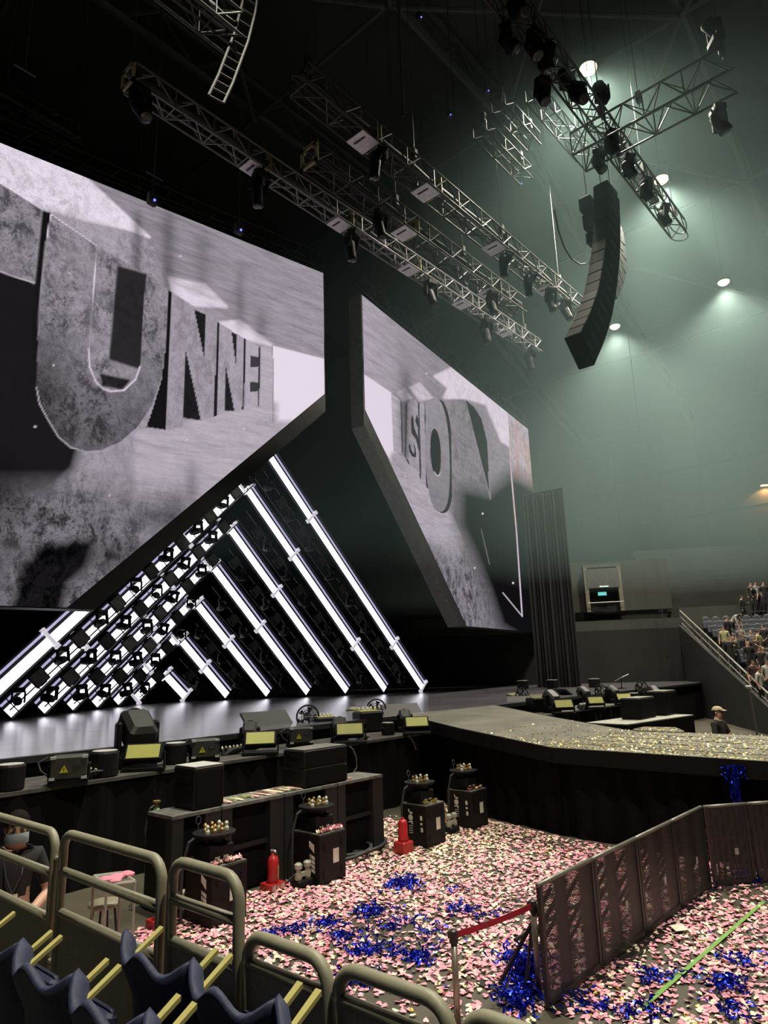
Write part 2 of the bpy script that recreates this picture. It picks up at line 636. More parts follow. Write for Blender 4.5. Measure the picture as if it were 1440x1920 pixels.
def seg(px, py, pts, w):
    d = np.full(px.shape, 1e9)
    for (ax, ay), (bx, by) in zip(pts[:-1], pts[1:]):
        ex, ey = bx - ax, by - ay
        t = np.clip(((px - ax) * ex + (py - ay) * ey) / (ex * ex + ey * ey + 1e-9), 0, 1)
        d = np.minimum(d, np.hypot(px - ax - t * ex, py - ay - t * ey))
    return np.clip(1.3 - d / w, 0, 1)


def gz(px, py, x, y, sx, sy):
    return np.exp(-((px - x) / sx) ** 2 - ((py - y) / sy) ** 2)


def Z3(pts):      # tracing scale of the left picture
    return [(x / 2.3226, 240 + y / 2.3226) for x, y in pts]


def Z4(pts):      # tracing scale of the right picture
    return [(540 + x / 2.594, 480 + y / 2.594) for x, y in pts]


def mix(a, b, m):
    return a * (1 - m) + b * m


LINES = []


def outline(B, v, px, py, pts, w_):
    q = seg(px, py, pts, w_)
    LINES.append(q)
    return np.maximum(B, v * q)


def picture_left(px, py):
    # returns brightness, blotches, streaks, red
    B = np.full(px.shape, 0.42)
    S = np.full(px.shape, 0.45)
    T = np.full(px.shape, 0.2)
    # tunnel ceiling, streaked
    m = softpoly(px, py, Z3([(360, 205), (1500, 590), (1500, 1030), (1190, 950), (740, 660), (650, 475)]), 3)
    B, S, T = mix(B, 0.36 + 0.0002 * (px - 300), m), mix(S, 0.05, m), mix(T, 0.75, m)
    # far end wall, bright
    m = softpoly(px, py, Z3([(1190, 950), (1500, 1030), (1500, 1500), (1195, 1285)]), 2)
    B, S, T = mix(B, 0.83, m), mix(S, 0.02, m), mix(T, 0.03, m)
    # floor of the tunnel
    m = softpoly(px, py, Z3([(722, 1318), (940, 1257), (1195, 1210), (1195, 1290), (1300, 1290), (700, 1900), (600, 1800), (600, 1330)]), 12)
    B, S, T = mix(B, 0.55, m), mix(S, 0.1, m), mix(T, 0.6, m)
    # beams of light over the letters
    m = softpoly(px, py, Z3([(-400, -150), (0, 60), (360, 205), (650, 475), (560, 440), (360, 400), (185, 350), (0, 240), (-400, 40)]), 5)
    B, S, T = mix(B, 0.9, m), mix(S, 0.4, m), mix(T, 0.0, m)
    m = softpoly(px, py, Z3([(200, 370), (420, 430), (660, 520), (640, 640), (430, 520)]), 14)
    B, S = mix(B, 0.5, m * 0.8), mix(S, 0.5, m)
    for q in ([(740, 655), (890, 685), (985, 778), (840, 770), (750, 710)], [(1040, 840), (1110, 892), (1180, 945), (1060, 915), (960, 850)]):
        m = softpoly(px, py, Z3(q), 6)
        B, S = mix(B, 0.82, m), mix(S, 0.1, m)
    # lower left: shadow, cracked ground
    m = softpoly(px, py, Z3([(-500, 600), (0, 630), (150, 680), (165, 900), (155, 1120), (205, 1260), (320, 1400), (300, 1470), (200, 1560), (-500, 1700)]), 25)
    B, S, T = mix(B, 0.012, m), mix(S, 0.1, m), mix(T, 0.0, m)
    m = np.clip((py - 880) / 60, 0, 1) * np.clip((430 - px) / 250, 0, 1)
    B, S, T = mix(B, 0.27, m * 0.85), mix(S, 0.95, m), mix(T, 0.5, m)
    B *= 1 - 0.95 * softpoly(px, py, [(30, 1150), (52, 1068), (88, 1032), (165, 1022), (152, 1060), (116, 1092), (104, 1150)], 22)
    B *= 1 - 0.6 * gz(px, py, 300, 970, 60, 25)
    B *= 1 - 0.5 * gz(px, py, 240, 1040, 120, 25)
    B *= 1 - 0.5 * gz(px, py, 0, 930, 60, 50)
    B *= 1 - 0.85 * np.clip(gz(px, py, -150, 1000, 130, 160) * 1.2, 0, 1)
    # soft vertical shadows
    for x, wd, a, y0, y1 in ((258, 10, .55, 380, 560), (315, 14, .45, 380, 600), (380, 16, .3, 420, 560), (450, 10, .3, 480, 640), (490, 14, .35, 560, 660), (330, 20, .4, 900, 1000), (360, 12, .35, 850, 960)):
        B *= 1 - a * np.exp(-((px - x) / wd) ** 2) * np.clip((py - y0) / 40, 0, 1) * np.clip((y1 - py) / 40, 0, 1)
    # T
    face = Z3([(-600, -80), (0, 240), (183, 355), (150, 677), (0, 625), (-600, 420)])
    m = inpoly(px, py, face)
    B, S, T = np.where(m, 0.36, B), np.where(m, 0.85, S), np.where(m, 0.1, T)
    B = outline(B, 0.55, px, py, Z3([(-600, -80), (0, 240), (183, 355), (152, 677), (0, 625)]), 1.6)
    m = softpoly(px, py, Z3([(186, 362), (222, 372), (190, 640), (165, 900), (150, 1100), (140, 900), (155, 680)]), 1.5)
    B = mix(B, 0.01, m)
    # inside of the U: recess seen between its arms
    rec = Z3([(425, 515), (640, 640), (620, 830), (612, 1040), (590, 1095), (540, 1140), (480, 1148), (420, 1112), (388, 1040), (385, 960), (400, 790)])
    m = inpoly(px, py, rec)
    B, S = np.where(m, 0.40, B), np.where(m, 0.85, S)
    m = softpoly(px, py, Z3([(515, 605), (635, 640), (622, 830), (608, 1045), (480, 1005), (498, 800)]), 5)
    B, S = mix(B, 0.028, m), mix(S, 0.3, m)
    m = softpoly(px, py, Z3([(440, 1075), (560, 1100), (530, 1135), (450, 1120)]), 4)
    B = mix(B, 0.03, m)
    # U
    U = Z3([(222, 375), (425, 515), (412, 650), (400, 790), (385, 960), (390, 1040), (420, 1110), (450, 1135), (480, 1147), (540, 1142), (590, 1095), (610, 1040),
            (625, 800), (637, 640), (732, 702), (722, 950), (702, 1090), (660, 1210), (600, 1300), (520, 1370), (440, 1405), (380, 1411), (310, 1392),
            (250, 1340), (200, 1250), (160, 1130), (165, 900), (182, 700), (200, 500)])
    m = inpoly(px, py, U)
    shade = np.clip(0.40 - 0.22 * np.clip((py - 560) / 250, 0, 1) - 0.15 * gz(px, py, 80, 700, 50, 130), 0.06, 1)
    B, S, T = np.where(m, shade, B), np.where(m, 0.85, S), np.where(m, 0.05, T)
    B = outline(B, 0.8, px, py, Z3([(200, 500), (222, 375), (425, 515), (412, 650), (398, 800), (386, 960)]), 1.3)
    B = outline(B, 0.75, px, py, Z3([(386, 960), (390, 1040), (420, 1110), (450, 1135), (480, 1147), (540, 1142), (590, 1095), (610, 1040)]), 2.4)
    B = outline(B, 0.35, px, py, Z3([(200, 500), (180, 700), (165, 900)]), 1.5)
    B = outline(B, 0.5, px, py, Z3([(160, 1130), (172, 1200), (205, 1262), (255, 1345), (310, 1392), (380, 1411), (440, 1405)]), 1.6)
    # side of the U, dark
    m = inpoly(px, py, Z3([(733, 702), (750, 716), (738, 1000), (724, 1315), (638, 1303), (668, 1215), (705, 1090), (722, 950)]))
    B, S = np.where(m, 0.008, B), np.where(m, 0, S)
    # N
    m = inpoly(px, py, Z3([(748, 715), (842, 775), (890, 1010), (898, 808), (945, 842), (935, 1255), (876, 1275), (808, 960), (797, 1300), (722, 1318)]))
    B, S, T = np.where(m, 0.42, B), np.where(m, 0.42, S), np.where(m, 0.1, T)
    for q in ([(846, 792), (897, 812), (890, 1005)], [(808, 963), (875, 1274), (798, 1262)], [(945, 842), (957, 850), (944, 1254), (932, 1257)]):
        B = np.where(inpoly(px, py, Z3(q)), 0.018, B)
    # N
    m = inpoly(px, py, Z3([(955, 848), (1008, 882), (1028, 1040), (1033, 898), (1062, 915), (1055, 1225), (1022, 1235), (985, 1040), (978, 1237), (945, 1255)]))
    B, S, T = np.where(m, 0.45, B), np.where(m, 0.35, S), np.where(m, 0.1, T)
    for q in ([(1008, 886), (1033, 902), (1028, 1035)], [(985, 1045), (1021, 1234), (979, 1230)], [(1062, 915), (1070, 920), (1062, 1225), (1054, 1226)]):
        B = np.where(inpoly(px, py, Z3(q)), 0.025, B)
    # E
    m = inpoly(px, py, Z3([(1070, 918), (1127, 953), (1122, 1210), (1064, 1225)]))
    B, S, T = np.where(m, 0.5, B), np.where(m, 0.25, S), np.where(m, 0.1, T)
    for q in ([(1092, 990), (1129, 1000), (1128, 1040), (1090, 1042)], [(1090, 1105), (1127, 1108), (1126, 1146), (1088, 1150)], [(1126, 952), (1133, 956), (1129, 1210), (1121, 1211)]):
        B = np.where(inpoly(px, py, Z3(q)), 0.06, B)
    # L
    m = inpoly(px, py, Z3([(1134, 950), (1188, 953), (1190, 1280), (1150, 1262), (1130, 1215)]))
    B, S, T = np.where(m, 0.55, B), np.where(m, 0.15, S), np.where(m, 0.45, T)
    m = inpoly(px, py, Z3([(1186, 950), (1190, 950), (1192, 1282), (1188, 1282)]))
    B = np.where(m, 0.35, B)
    for q in LINES:
        S = S * (1 - np.clip(q, 0, 1))
    # small glints
    for x, y in ((100, 685), (338, 480), (66, 800), (130, 512), (205, 929), (100, 993), (350, 825), (458, 804)):
        B = np.maximum(B, np.clip(1.6 - np.hypot(px - x, py - y) / 1.6, 0, 1))
    return B, S, T, np.zeros(px.shape)


def picture_right(px, py):
    B = np.full(px.shape, 0.36)
    S = np.full(px.shape, 0.25)
    T = np.full(px.shape, 0.5)
    RD = np.zeros(px.shape)
    # streaked ceiling
    m = softpoly(px, py, Z4([(330, 150), (800, 545), (715, 585), (600, 640), (500, 665), (330, 560)]), 4)
    B, S, T = mix(B, 0.5 - 0.0012 * np.clip(px - 690, 0, 130), m), mix(S, 0.03, m), mix(T, 0.7, m)
    # bright end wall
    m = softpoly(px, py, Z4([(330, 555), (375, 582), (500, 665), (512, 965), (510, 1010), (330, 700)]), 2)
    B, S, T = mix(B, 0.8, m), mix(S, 0.02, m), mix(T, 0.03, m)
    # floor
    m = softpoly(px, py, Z4([(512, 965), (560, 985), (640, 1075), (700, 1140), (770, 1250), (860, 1350), (820, 1500), (600, 1300), (505, 1010)]), 8)
    B, S, T = mix(B, 0.55, m), mix(S, 0.12, m), mix(T, 0.7, m)
    m = np.clip((py - 1000) / 50, 0, 1)
    B, S, T = mix(B, 0.34, m * 0.8), mix(S, 0.9, m), mix(T, 0.3, m)
    # bright beam above the letters
    m = softpoly(px, py, Z4([(715, 585), (800, 545), (1200, 860), (1200, 1000), (1040, 900), (965, 720), (862, 690), (760, 690), (780, 640)]), 5)
    B, S, T = mix(B, 0.84, m), mix(S, 0.3, m), mix(T, 0.1, m)
    for q in ([(595, 640), (640, 620), (700, 690), (640, 700)], [(535, 665), (565, 650), (600, 690), (560, 700)]):
        m = softpoly(px, py, Z4(q), 4)
        B = mix(B, 0.75, m)
    # V I
    m = inpoly(px, py, Z4([(503, 668), (545, 700), (552, 965), (512, 960)]))
    B, T = np.where(m, 0.62, B), np.where(m, 0.6, T)
    for q in ([(548, 712), (552, 712), (560, 960), (553, 950)], [(572, 712), (580, 716), (574, 985), (566, 975)]):
        B = np.where(inpoly(px, py, Z4(q)), 0.12, B)
    # S
    B = np.where(inpoly(px, py, Z4([(582, 720), (595, 700), (620, 700), (636, 730), (640, 1070), (620, 1060), (600, 1020), (584, 1000)])), 0.5, B)
    B = np.where(inpoly(px, py, Z4([(597, 800), (604, 772), (612, 790), (612, 830), (632, 880), (632, 835), (618, 800), (626, 770), (637, 800), (638, 960), (622, 890), (600, 860)])), 0.05, B)
    B = np.where(inpoly(px, py, Z4([(586, 920), (594, 912), (600, 945), (612, 965), (616, 945), (606, 900), (622, 940), (624, 980), (604, 975), (590, 950)])), 0.05, B)
    B = np.where(inpoly(px, py, Z4([(574, 985), (584, 990), (592, 1015), (586, 1012)])), 0.05, B)
    # I
    B = np.where(inpoly(px, py, Z4([(640, 705), (663, 706), (674, 1122), (652, 1100)])), 0.46, B)
    B = np.where(inpoly(px, py, Z4([(663, 706), (668, 760), (678, 1000), (692, 1140), (672, 1124)])), 0.035, B)
    B = np.where(inpoly(px, py, Z4([(632, 712), (638, 712), (648, 1090), (640, 1075)])), 0.06, B)
    # O
    t = np.linspace(0, 2 * math.pi, 40, endpoint=False)
    sq = lambda a, e: math.copysign(abs(a) ** e, a)
    ell = [(727 + 59 * sq(math.cos(a), .8) + 12 * math.sin(a), 968 + 277 * sq(math.sin(a), .85)) for a in t]
    ell2 = [(x + 16, y + 6) for x, y in ell]
    m = inpoly(px, py, Z4(ell2))
    B, S = np.where(m, 0.03, B), np.where(m, 0.0, S)
    m = inpoly(px, py, Z4(ell))
    B, S, T = np.where(m, 0.38 - 0.0006 * np.clip(py - 800, 0, 200), B), np.where(m, 0.2, S), np.where(m, 0.55, T)
    hol = [(718 + 25 * math.cos(a) + 6 * math.sin(a), 955 + 115 * sq(math.sin(a), .85)) for a in t]
    m = inpoly(px, py, Z4(hol))
    B, S = np.where(m, 0.025, B), np.where(m, 0.2, S)
    B = np.maximum(B, 0.7 * seg(px, py, Z4([(712, 1050), (722, 1068), (736, 1068), (742, 1050)]), 1.2))
    # big N: lit stem, dark cut, right stem
    m = inpoly(px, py, Z4([(790, 697), (862, 700), (985, 1185), (1000, 1700), (860, 1400), (800, 1250)]))
    B, S, T = np.where(m, 0.36, B), np.where(m, 0.6, S), np.where(m, 0.55, T)
    m = inpoly(px, py, Z4([(864, 700), (905, 735), (940, 790), (968, 900), (985, 1185)]))
    B, S = np.where(m, 0.02, B), np.where(m, 0, S)
    m = inpoly(px, py, Z4([(1068, 760), (1200, 860), (1230, 1300), (1100, 1300)]))
    B, S, T, RD = np.where(m, 0.62, B), np.where(m, 0.55, S), np.where(m, 0.05, T), np.where(m, 0.8, RD)
    # darkness in the lower right
    m = softpoly(px, py, Z4([(872, 1170), (985, 1195), (1090, 1100), (1260, 1190), (1260, 1900), (1060, 1780), (1000, 1600), (930, 1430), (870, 1300)]), 38)
    B, S = mix(B, 0.006, m), mix(S, 0.0, m)
    B = np.maximum(B, 0.75 * seg(px, py, Z4([(1066, 762), (1085, 1050), (1112, 1350), (1139, 1752)]), 1.5))
    B = np.maximum(B, 0.65 * seg(px, py, Z4([(1139, 1752), (1045, 1638)]), 1.2))
    B = np.maximum(B, 0.35 * seg(px, py, Z4([(862, 700), (985, 1183), (975, 1050)]), 1.1))
    B = np.maximum(B, 0.2 * seg(px, py, Z4([(940, 1330), (980, 1500)]), 1.0))
    B = np.maximum(B, 0.3 * seg(px, py, Z4([(820, 1330), (845, 1368)]), 1.0))
    B *= 1 - 0.6 * gz(px, py, 760, 770, 14, 90)
    for x, y in ((800, 700), (905, 963), (890, 1065), (962, 1093), (760, 893), (935, 780)):
        B = np.maximum(B, np.clip(1.6 - np.hypot(px - x, py - y) / 1.6, 0, 1))
    return B, S, T, RD


def picture_material():
    m = bpy.data.materials.new('led_picture')
    m.use_nodes = True
    nt = m.node_tree
    N = nt.nodes
    N.clear()
    L = nt.links.new
    at = N.new('ShaderNodeAttribute')
    at.attribute_name = 'picture'
    sp = N.new('ShaderNodeSeparateColor')
    L(at.outputs['Color'], sp.inputs[0])
    tc = N.new('ShaderNodeTexCoord')

    def noise(scale, detail, rough, stretch=(1, 1, 1), rot=0.0, dist=0.0):
        mp = N.new('ShaderNodeMapping')
        mp.inputs['Scale'].default_value = stretch
        mp.inputs['Rotation'].default_value = (0, rot, 0)
        L(tc.outputs['Object'], mp.inputs['Vector'])
        nz = N.new('ShaderNodeTexNoise')
        nz.inputs['Scale'].default_value = scale
        nz.inputs['Detail'].default_value = detail
        nz.inputs['Roughness'].default_value = rough
        nz.inputs['Distortion'].default_value = dist
        L(mp.outputs[0], nz.inputs['Vector'])
        return nz.outputs['Fac']

    def ramp(src, a, b):
        r_ = N.new('ShaderNodeMapRange')
        r_.inputs['From Min'].default_value = a
        r_.inputs['From Max'].default_value = b
        r_.clamp = True
        L(src, r_.inputs[0])
        return r_.outputs[0]

    def mth(op, a, b):
        k = N.new('ShaderNodeMath')
        k.operation = op
        for i, v in enumerate((a, b)):
            if isinstance(v, (int, float)):
                k.inputs[i].default_value = v
            else:
                L(v, k.inputs[i])
        return k.outputs[0]
    clus = ramp(noise(0.55, 4, 0.6), 0.30, 0.54)
    fine = ramp(noise(2.6, 15, 0.82, (1, 1, 0.62), 0.0, 0.35), 0.475, 0.56)
    speck = ramp(noise(9.0, 8, 0.85), 0.53, 0.59)
    blot = mth('MAXIMUM', mth('MULTIPLY', fine, clus), mth('MULTIPLY', speck, mth('ADD', 0.25, mth('MULTIPLY', clus, 0.75))))
    blot2 = ramp(noise(3.0, 8, 0.7), 0.33, 0.68)
    streak = ramp(noise(1.3, 10, 0.75, (0.5, 1, 3.8), R(-14)), 0.38, 0.68)
    # value = B * (1 - S*dark) * (1 - T*streak)
    dark = mth('SUBTRACT', 1.0, mth('MULTIPLY', blot, 0.9))
    k1 = mth('SUBTRACT', 1.0, mth('MULTIPLY', sp.outputs[1], mth('SUBTRACT', 1.0, mth('MULTIPLY', dark, mth('ADD', 0.55, mth('MULTIPLY', blot2, 0.5))))))
    k2 = mth('SUBTRACT', 1.0, mth('MULTIPLY', sp.outputs[2], mth('MULTIPLY', streak, 0.62)))
    val = mth('MULTIPLY', sp.outputs[0], mth('MULTIPLY', k1, k2))
    tint = N.new('ShaderNodeMix')
    tint.data_type = 'RGBA'
    tint.inputs[6].default_value = (0.96, 0.86, 0.99, 1)
    tint.inputs[7].default_value = (1.0, 0.60, 0.55, 1)
    L(mth('MULTIPLY', at.outputs['Alpha'], ramp(noise(0.5, 3, 0.6), 0.4, 0.6)), tint.inputs[0])
    em = N.new('ShaderNodeEmission')
    L(tint.outputs[2], em.inputs['Color'])
    L(mth('MULTIPLY', val, 1.0), em.inputs['Strength'])
    ou = N.new('ShaderNodeOutputMaterial')
    L(em.outputs[0], ou.inputs['Surface'])
    return m


M_PIC = picture_material()


def led_screen(side, label, painter, fine_to):
    o, u, n = screen_frame(side)
    base = o + u * 9 + Vector((0, 0, BOTZ))
    t = thing('led_screen', label, 'screen', base)
    P = lambda a, z, d=0.0: o + u * a + n * d + Vector((0, 0, z))
    bord = 0.65
    body = [P(0, TOPZ), P(SLEN, TOPZ), P(SLEN, BOTZ), P(DIAG - bord, BOTZ - 0.0), P(0, CORZ - bord)]
    MB().prism([p - n * 0.62 for p in body], n * 0.61).build('frame', M_SLAB, t)
    # pale edge plates along the inner upright and the slanted underside
    a, b, c = P(0, TOPZ), P(0, CORZ - bord), P(DIAG - bord, BOTZ)
    for p, q, nm in ((a, b, 'upright_edge'), (b, c, 'slanted_edge')):
        nn = u.cross(Vector((0, 0, 1))).normalized()
        d = (q - p).normalized()
        outw = d.cross(n).normalized()
        if outw.dot(-u) < 0:
            outw = -outw
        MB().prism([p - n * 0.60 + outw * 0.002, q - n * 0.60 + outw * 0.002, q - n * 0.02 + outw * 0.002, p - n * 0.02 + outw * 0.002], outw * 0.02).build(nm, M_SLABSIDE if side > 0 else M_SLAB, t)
    # the lit face: a fine grid clipped by the slanted edge
    us = list(np.arange(0.02, fine_to, 0.036)) + list(np.arange(fine_to, SLEN - 0.01, 0.12)) + [SLEN - 0.02]
    nv = 350
    us = np.array(us)
    lo = np.where(us < DIAG, CORZ + (BOTZ + 0.03 - CORZ) * us / DIAG, BOTZ + 0.03)
    tt = np.linspace(0, 1, nv)
    Zg = lo[:, None] + (TOPZ - 0.03 - lo)[:, None] * tt[None, :]
    Ug = np.repeat(us[:, None], nv, 1)
    pts = np.array(o)[None, None, :] + np.array(u)[None, None, :] * Ug[..., None] + np.array([0, 0, 1.0])[None, None, :] * Zg[..., None] + np.array(n) * 0.004
    px, py = proj_np(pts)
    B, S, T, RD = painter(px, py)
    nu = len(us)
    idx = np.arange(nu * nv).reshape(nu, nv)
    fa = np.stack([idx[:-1, :-1], idx[1:, :-1], idx[1:, 1:], idx[:-1, 1:]], -1).reshape(-1, 4)
    if side > 0:
        pass
    else:
        fa = fa[:, ::-1]
    V = pts.reshape(-1, 3)
    # the picture's own axes: x along the screen, z up
    loc = np.stack([Ug.reshape(-1), np.zeros(nu * nv), Zg.reshape(-1)], -1)
    me = bpy.data.meshes.new('lit_face')
    me.from_pydata(loc.tolist(), [], fa.tolist())
    ca = me.color_attributes.new('picture', 'FLOAT_COLOR', 'POINT')
    col = np.stack([B, S, T, RD], -1).reshape(-1, 4).astype(np.float32)
    ca.data.foreach_set('color', col.reshape(-1))
    me.materials.append(M_PIC)
    me.update()
    f = bpy.data.objects.new('lit_face', me)
    COL.objects.link(f)
    f.parent = t
    # place the picture plane: local x -> u, local z -> up
    mw = Matrix(((u.x, -n.x, 0, o.x + n.x * 0.004), (u.y, -n.y, 0, o.y + n.y * 0.004), (u.z, -n.z, 1, 0), (0, 0, 0, 1)))
    f.matrix_local = Matrix.Translation(-Vector(base)) @ mw
    f['label'] = 'lit picture of a concrete tunnel with huge stone letters'
    # hanging cables and a slim header truss carry it
    for k in range(4):
        a_ = 1.5 + k * 5.2
        p = P(a_, TOPZ, -0.3)
        MB().tube(p, p + Vector((0, 0, 15)), 0.012, 5).build('hanging_cable', M_WIRE, t)
    for dz in (0.25, 0.85):
        for dy in (-0.1, -0.6):
            MB().tube(P(0.3, TOPZ + dz, dy), P(SLEN, TOPZ + dz, dy), 0.03, 6).build('header_chord', M_ALUDARK, t)
    for k in range(23):
        q = 0.5 + k * 0.8
        MB().tube(P(q, TOPZ + 0.25, -0.1), P(q + 0.4, TOPZ + 0.85, -0.1), 0.018, 5).build('header_brace', M_ALUDARK, t)
        MB().tube(P(q + 0.4, TOPZ + 0.85, -0.1), P(min(q + 0.8, SLEN), TOPZ + 0.25, -0.1), 0.018, 5).build('header_brace', M_ALUDARK, t)
    return t


led_screen(-1, 'nearer LED screen showing the stone letters TUNNEL', picture_left, 11.2)
led_screen(1, 'farther LED screen showing the stone letters VISION', picture_right, 18.6)

# ------------------------------------------------------------------ seven nested light chevrons forming the tunnel
def led_mat(name, s, col=(0.93, 0.90, 1.0)):
    return mat(name, (0.8, 0.8, 0.85), 0.5, emit=col, strength=s, vary=0.02)


M_LED = led_mat('led_strip_white', 3.0)
M_LED2 = led_mat('led_strip_lavender', 0.62, (0.66, 0.62, 1.0))
M_BRK = mat('glowing_white_bracket', (0.85, 0.83, 0.86), 0.5, emit=(0.95, 0.9, 1), strength=0.55)  # emission stands in for strip light falling on the brackets
M_HOUS = mat('bar_housing', (0.05, 0.05, 0.055), 0.45)
M_DARKFIX = mat('dark_fixture', (0.010, 0.010, 0.011), 0.55, spec=0.15)

# moving head (modelled around its clamp point, hanging along -Z, facing -Y)
mh = thing('moving_head', 'x', 'stage light', local=True)
MB().bevbox((0, 0, -0.09), (0.34, 0.26, 0.14), 0.03).build('base', M_DARKFIX, mh)
for s_ in (-1, 1):
    MB().bevbox((0.17 * s_, 0, -0.30), (0.05, 0.14, 0.34), 0.02).build('yoke_arm', M_DARKFIX, mh)
hd = MB().lathe((0, 0.13, -0.40), [(0.07, -0.30), (0.12, -0.26), (0.135, -0.1), (0.125, 0.06), (0.105, 0.17), (0.11, 0.19)], 14, axis=(0, -1, -0.15)).build('head', M_DARKFIX, mh, True)
MB().lathe((0, 0.13, -0.40), [(0.09, 0.191), (0.06, 0.205), (0.02, 0.21)], 14, axis=(0, -1, -0.15)).build('lens', M_LENS, hd)
freeze(mh)
# square strobe panel
sp_ = thing('strobe_panel', 'x', 'stage light', local=True)
MB().bevbox((0, 0, 0), (0.46, 0.12, 0.46), 0.02).build('housing', M_DARKFIX, sp_)
MB().box((0, -0.062, 0), (0.40, 0.006, 0.40)).build('face', mat('strobe_face', (0.12, 0.12, 0.125), 0.25), sp_)
for s_ in (-1, 1):
    MB().box((0.25 * s_, 0.02, 0), (0.02, 0.06, 0.2)).build('bracket', M_DARKFIX, sp_)
freeze(sp_)

NTH = ['lowest', 'second up', 'third up', 'fourth up', 'fifth up', 'sixth up', 'seventh up', 'eighth up', 'ninth up']
ORD = ['outermost', 'second', 'third', 'fourth', 'fifth', 'sixth', 'innermost']
WK = [9.83 - 1.425 * k for k in range(7)]
YK = [20.75 + 1.13 * k for k in range(7)]


def chevron(k):
    w_, y = WK[k], YK[k]
    h = w_ * 1.025
    foot = DECK + 0.235
    t = thing('light_chevron', 'white light chevron of two slanted LED bars, %s of the seven nested ones' % ORD[k], 'light bar', (XA, y, DECK), group='nested light chevrons')
    for s_ in (-1, 1):
        sname = 'left' if s_ < 0 else 'right'
        foot_p = Vector((XA + s_ * w_, y, foot))
        apex = Vector((XA + s_ * 0.12, y, DECK + h))
        d = (apex - foot_p).normalized()
        L = (apex - foot_p).length
        nrm = Vector((0, -1, 0))
        outw = Vector((s_ * d.z, 0, abs(d.x)))       # perpendicular in the chevron's plane, away from the opening
        outw.normalize()
        rot = Matrix((d, nrm, outw)).transposed()
        mid = foot_p.lerp(apex, 0.5)
        # dark U-shaped channel
        bar = MB().box(mid + outw * 0.03, (L, 0.05, 0.62), rot).box(mid + outw * 0.345 - nrm * 0.0 + nrm * 0.05, (L, 0.12, 0.02), rot).box(mid - outw * 0.27 + nrm * 0.04, (L, 0.1, 0.03), rot).build('bar', M_HOUS, t)
        # wide strip in sections, narrow strip beside it
        ns = max(1, int(round(L / 4.6)))
        for i in range(ns):
            c = foot_p + d * (L * (i + 0.5) / ns)
            MB().box(c - outw * 0.065 + nrm * 0.035, (L / ns - 0.03, 0.02, 0.30), rot).build('led_strip', M_LED, bar, base=(XA, y, DECK))
        MB().box(mid + outw * 0.235 + nrm * 0.035, (L - 0.04, 0.02, 0.075), rot).build('edge_strip', M_LED2, bar, base=(XA, y, DECK))
        # white clamp brackets, given a glow of their own
        marks = [L - 0.1] + ([0.05] if k in (0, 6) else [])
        if L > 6:
            marks += [L - 3.6] + ([2.9] if k < 2 else [])
        elif L > 2.5:
            marks += [L - 2.4 if L > 4 else L * 0.5]
        for q in marks:
            c = foot_p + d * q
            b = MB().box(c + outw * 0.03 + nrm * 0.09, (0.11, 0.05, 0.7), rot)
            b.box(c + outw * 0.33 + nrm * 0.07, (0.15, 0.12, 0.09), rot).box(c - outw * 0.30 + nrm * 0.07, (0.17, 0.12, 0.12), rot)
            b.build('bracket', M_BRK, bar, base=(XA, y, DECK))
    # fixtures on both legs, alternating, on a ladder fixed in front of the bar
    for s_ in (-1, 1):
        if k == 0:
            break
        sname = 'left' if s_ < 0 else 'right'
        yy = y - 1.0
        foot_p = Vector((XA + s_ * (w_ + 0.42), yy, foot))
        apex = Vector((XA + s_ * 0.12, yy, DECK + h + 0.32))
        d = (apex - foot_p).normalized()
        L = (apex - foot_p).length
        outw = Vector((s_ * d.z, 0, abs(d.x))).normalized()
        ang = math.atan2(d.z, abs(d.x)) * -s_
        lt = thing('fixture_ladder', 'thin dark ladder rail holding lamps along the %s leg of the %s chevron' % (sname, ORD[k]), 'rail', foot_p)
        for off in (0.30, -0.30):
            MB().tube(foot_p + outw * off + Vector((0, 0.12, max(0, 0.3 if off < 0 else 0))), apex + outw * off + Vector((0, 0.12, 0)), 0.022, 6).build('rail', M_HOUS, lt)
        nr = max(1, int(L / 0.8))
        for i in range(nr):
            c = foot_p + d * (0.35 + 0.8 * i) + Vector((0, 0.12, 0))
            MB().tube(c - outw * 0.3, c + outw * 0.3, 0.018, 5).build('rung', M_HOUS, lt)
        q = 0.5
        i = 0
        while q < L - 0.25:
            c = foot_p + d * q
            nth = NTH[i // 2] if i // 2 else 'lowest'
            if i % 2 == 0:
                first_or_copy(mh, USED, c + Vector((0, -0.02, 0.36)), 0, 'dark moving head light %s on the %s leg of the %s chevron' % (nth, sname, ORD[k]), 'moving heads on the chevron legs', scale=0.95, rot=(R(rnd.uniform(-18, 18)), 0, R(rnd.uniform(-25, 25))))
            else:
                first_or_copy(sp_, USED, c + outw * 0.06, 0, 'dark square strobe panel %s on the %s leg of the %s chevron' % (nth, sname, ORD[k]), 'strobes on the chevron legs', rot=(R(rnd.uniform(-4, 8)), ang, 0))
            q += 0.8
            i += 1
    return t


for k in range(7):
    chevron(k)

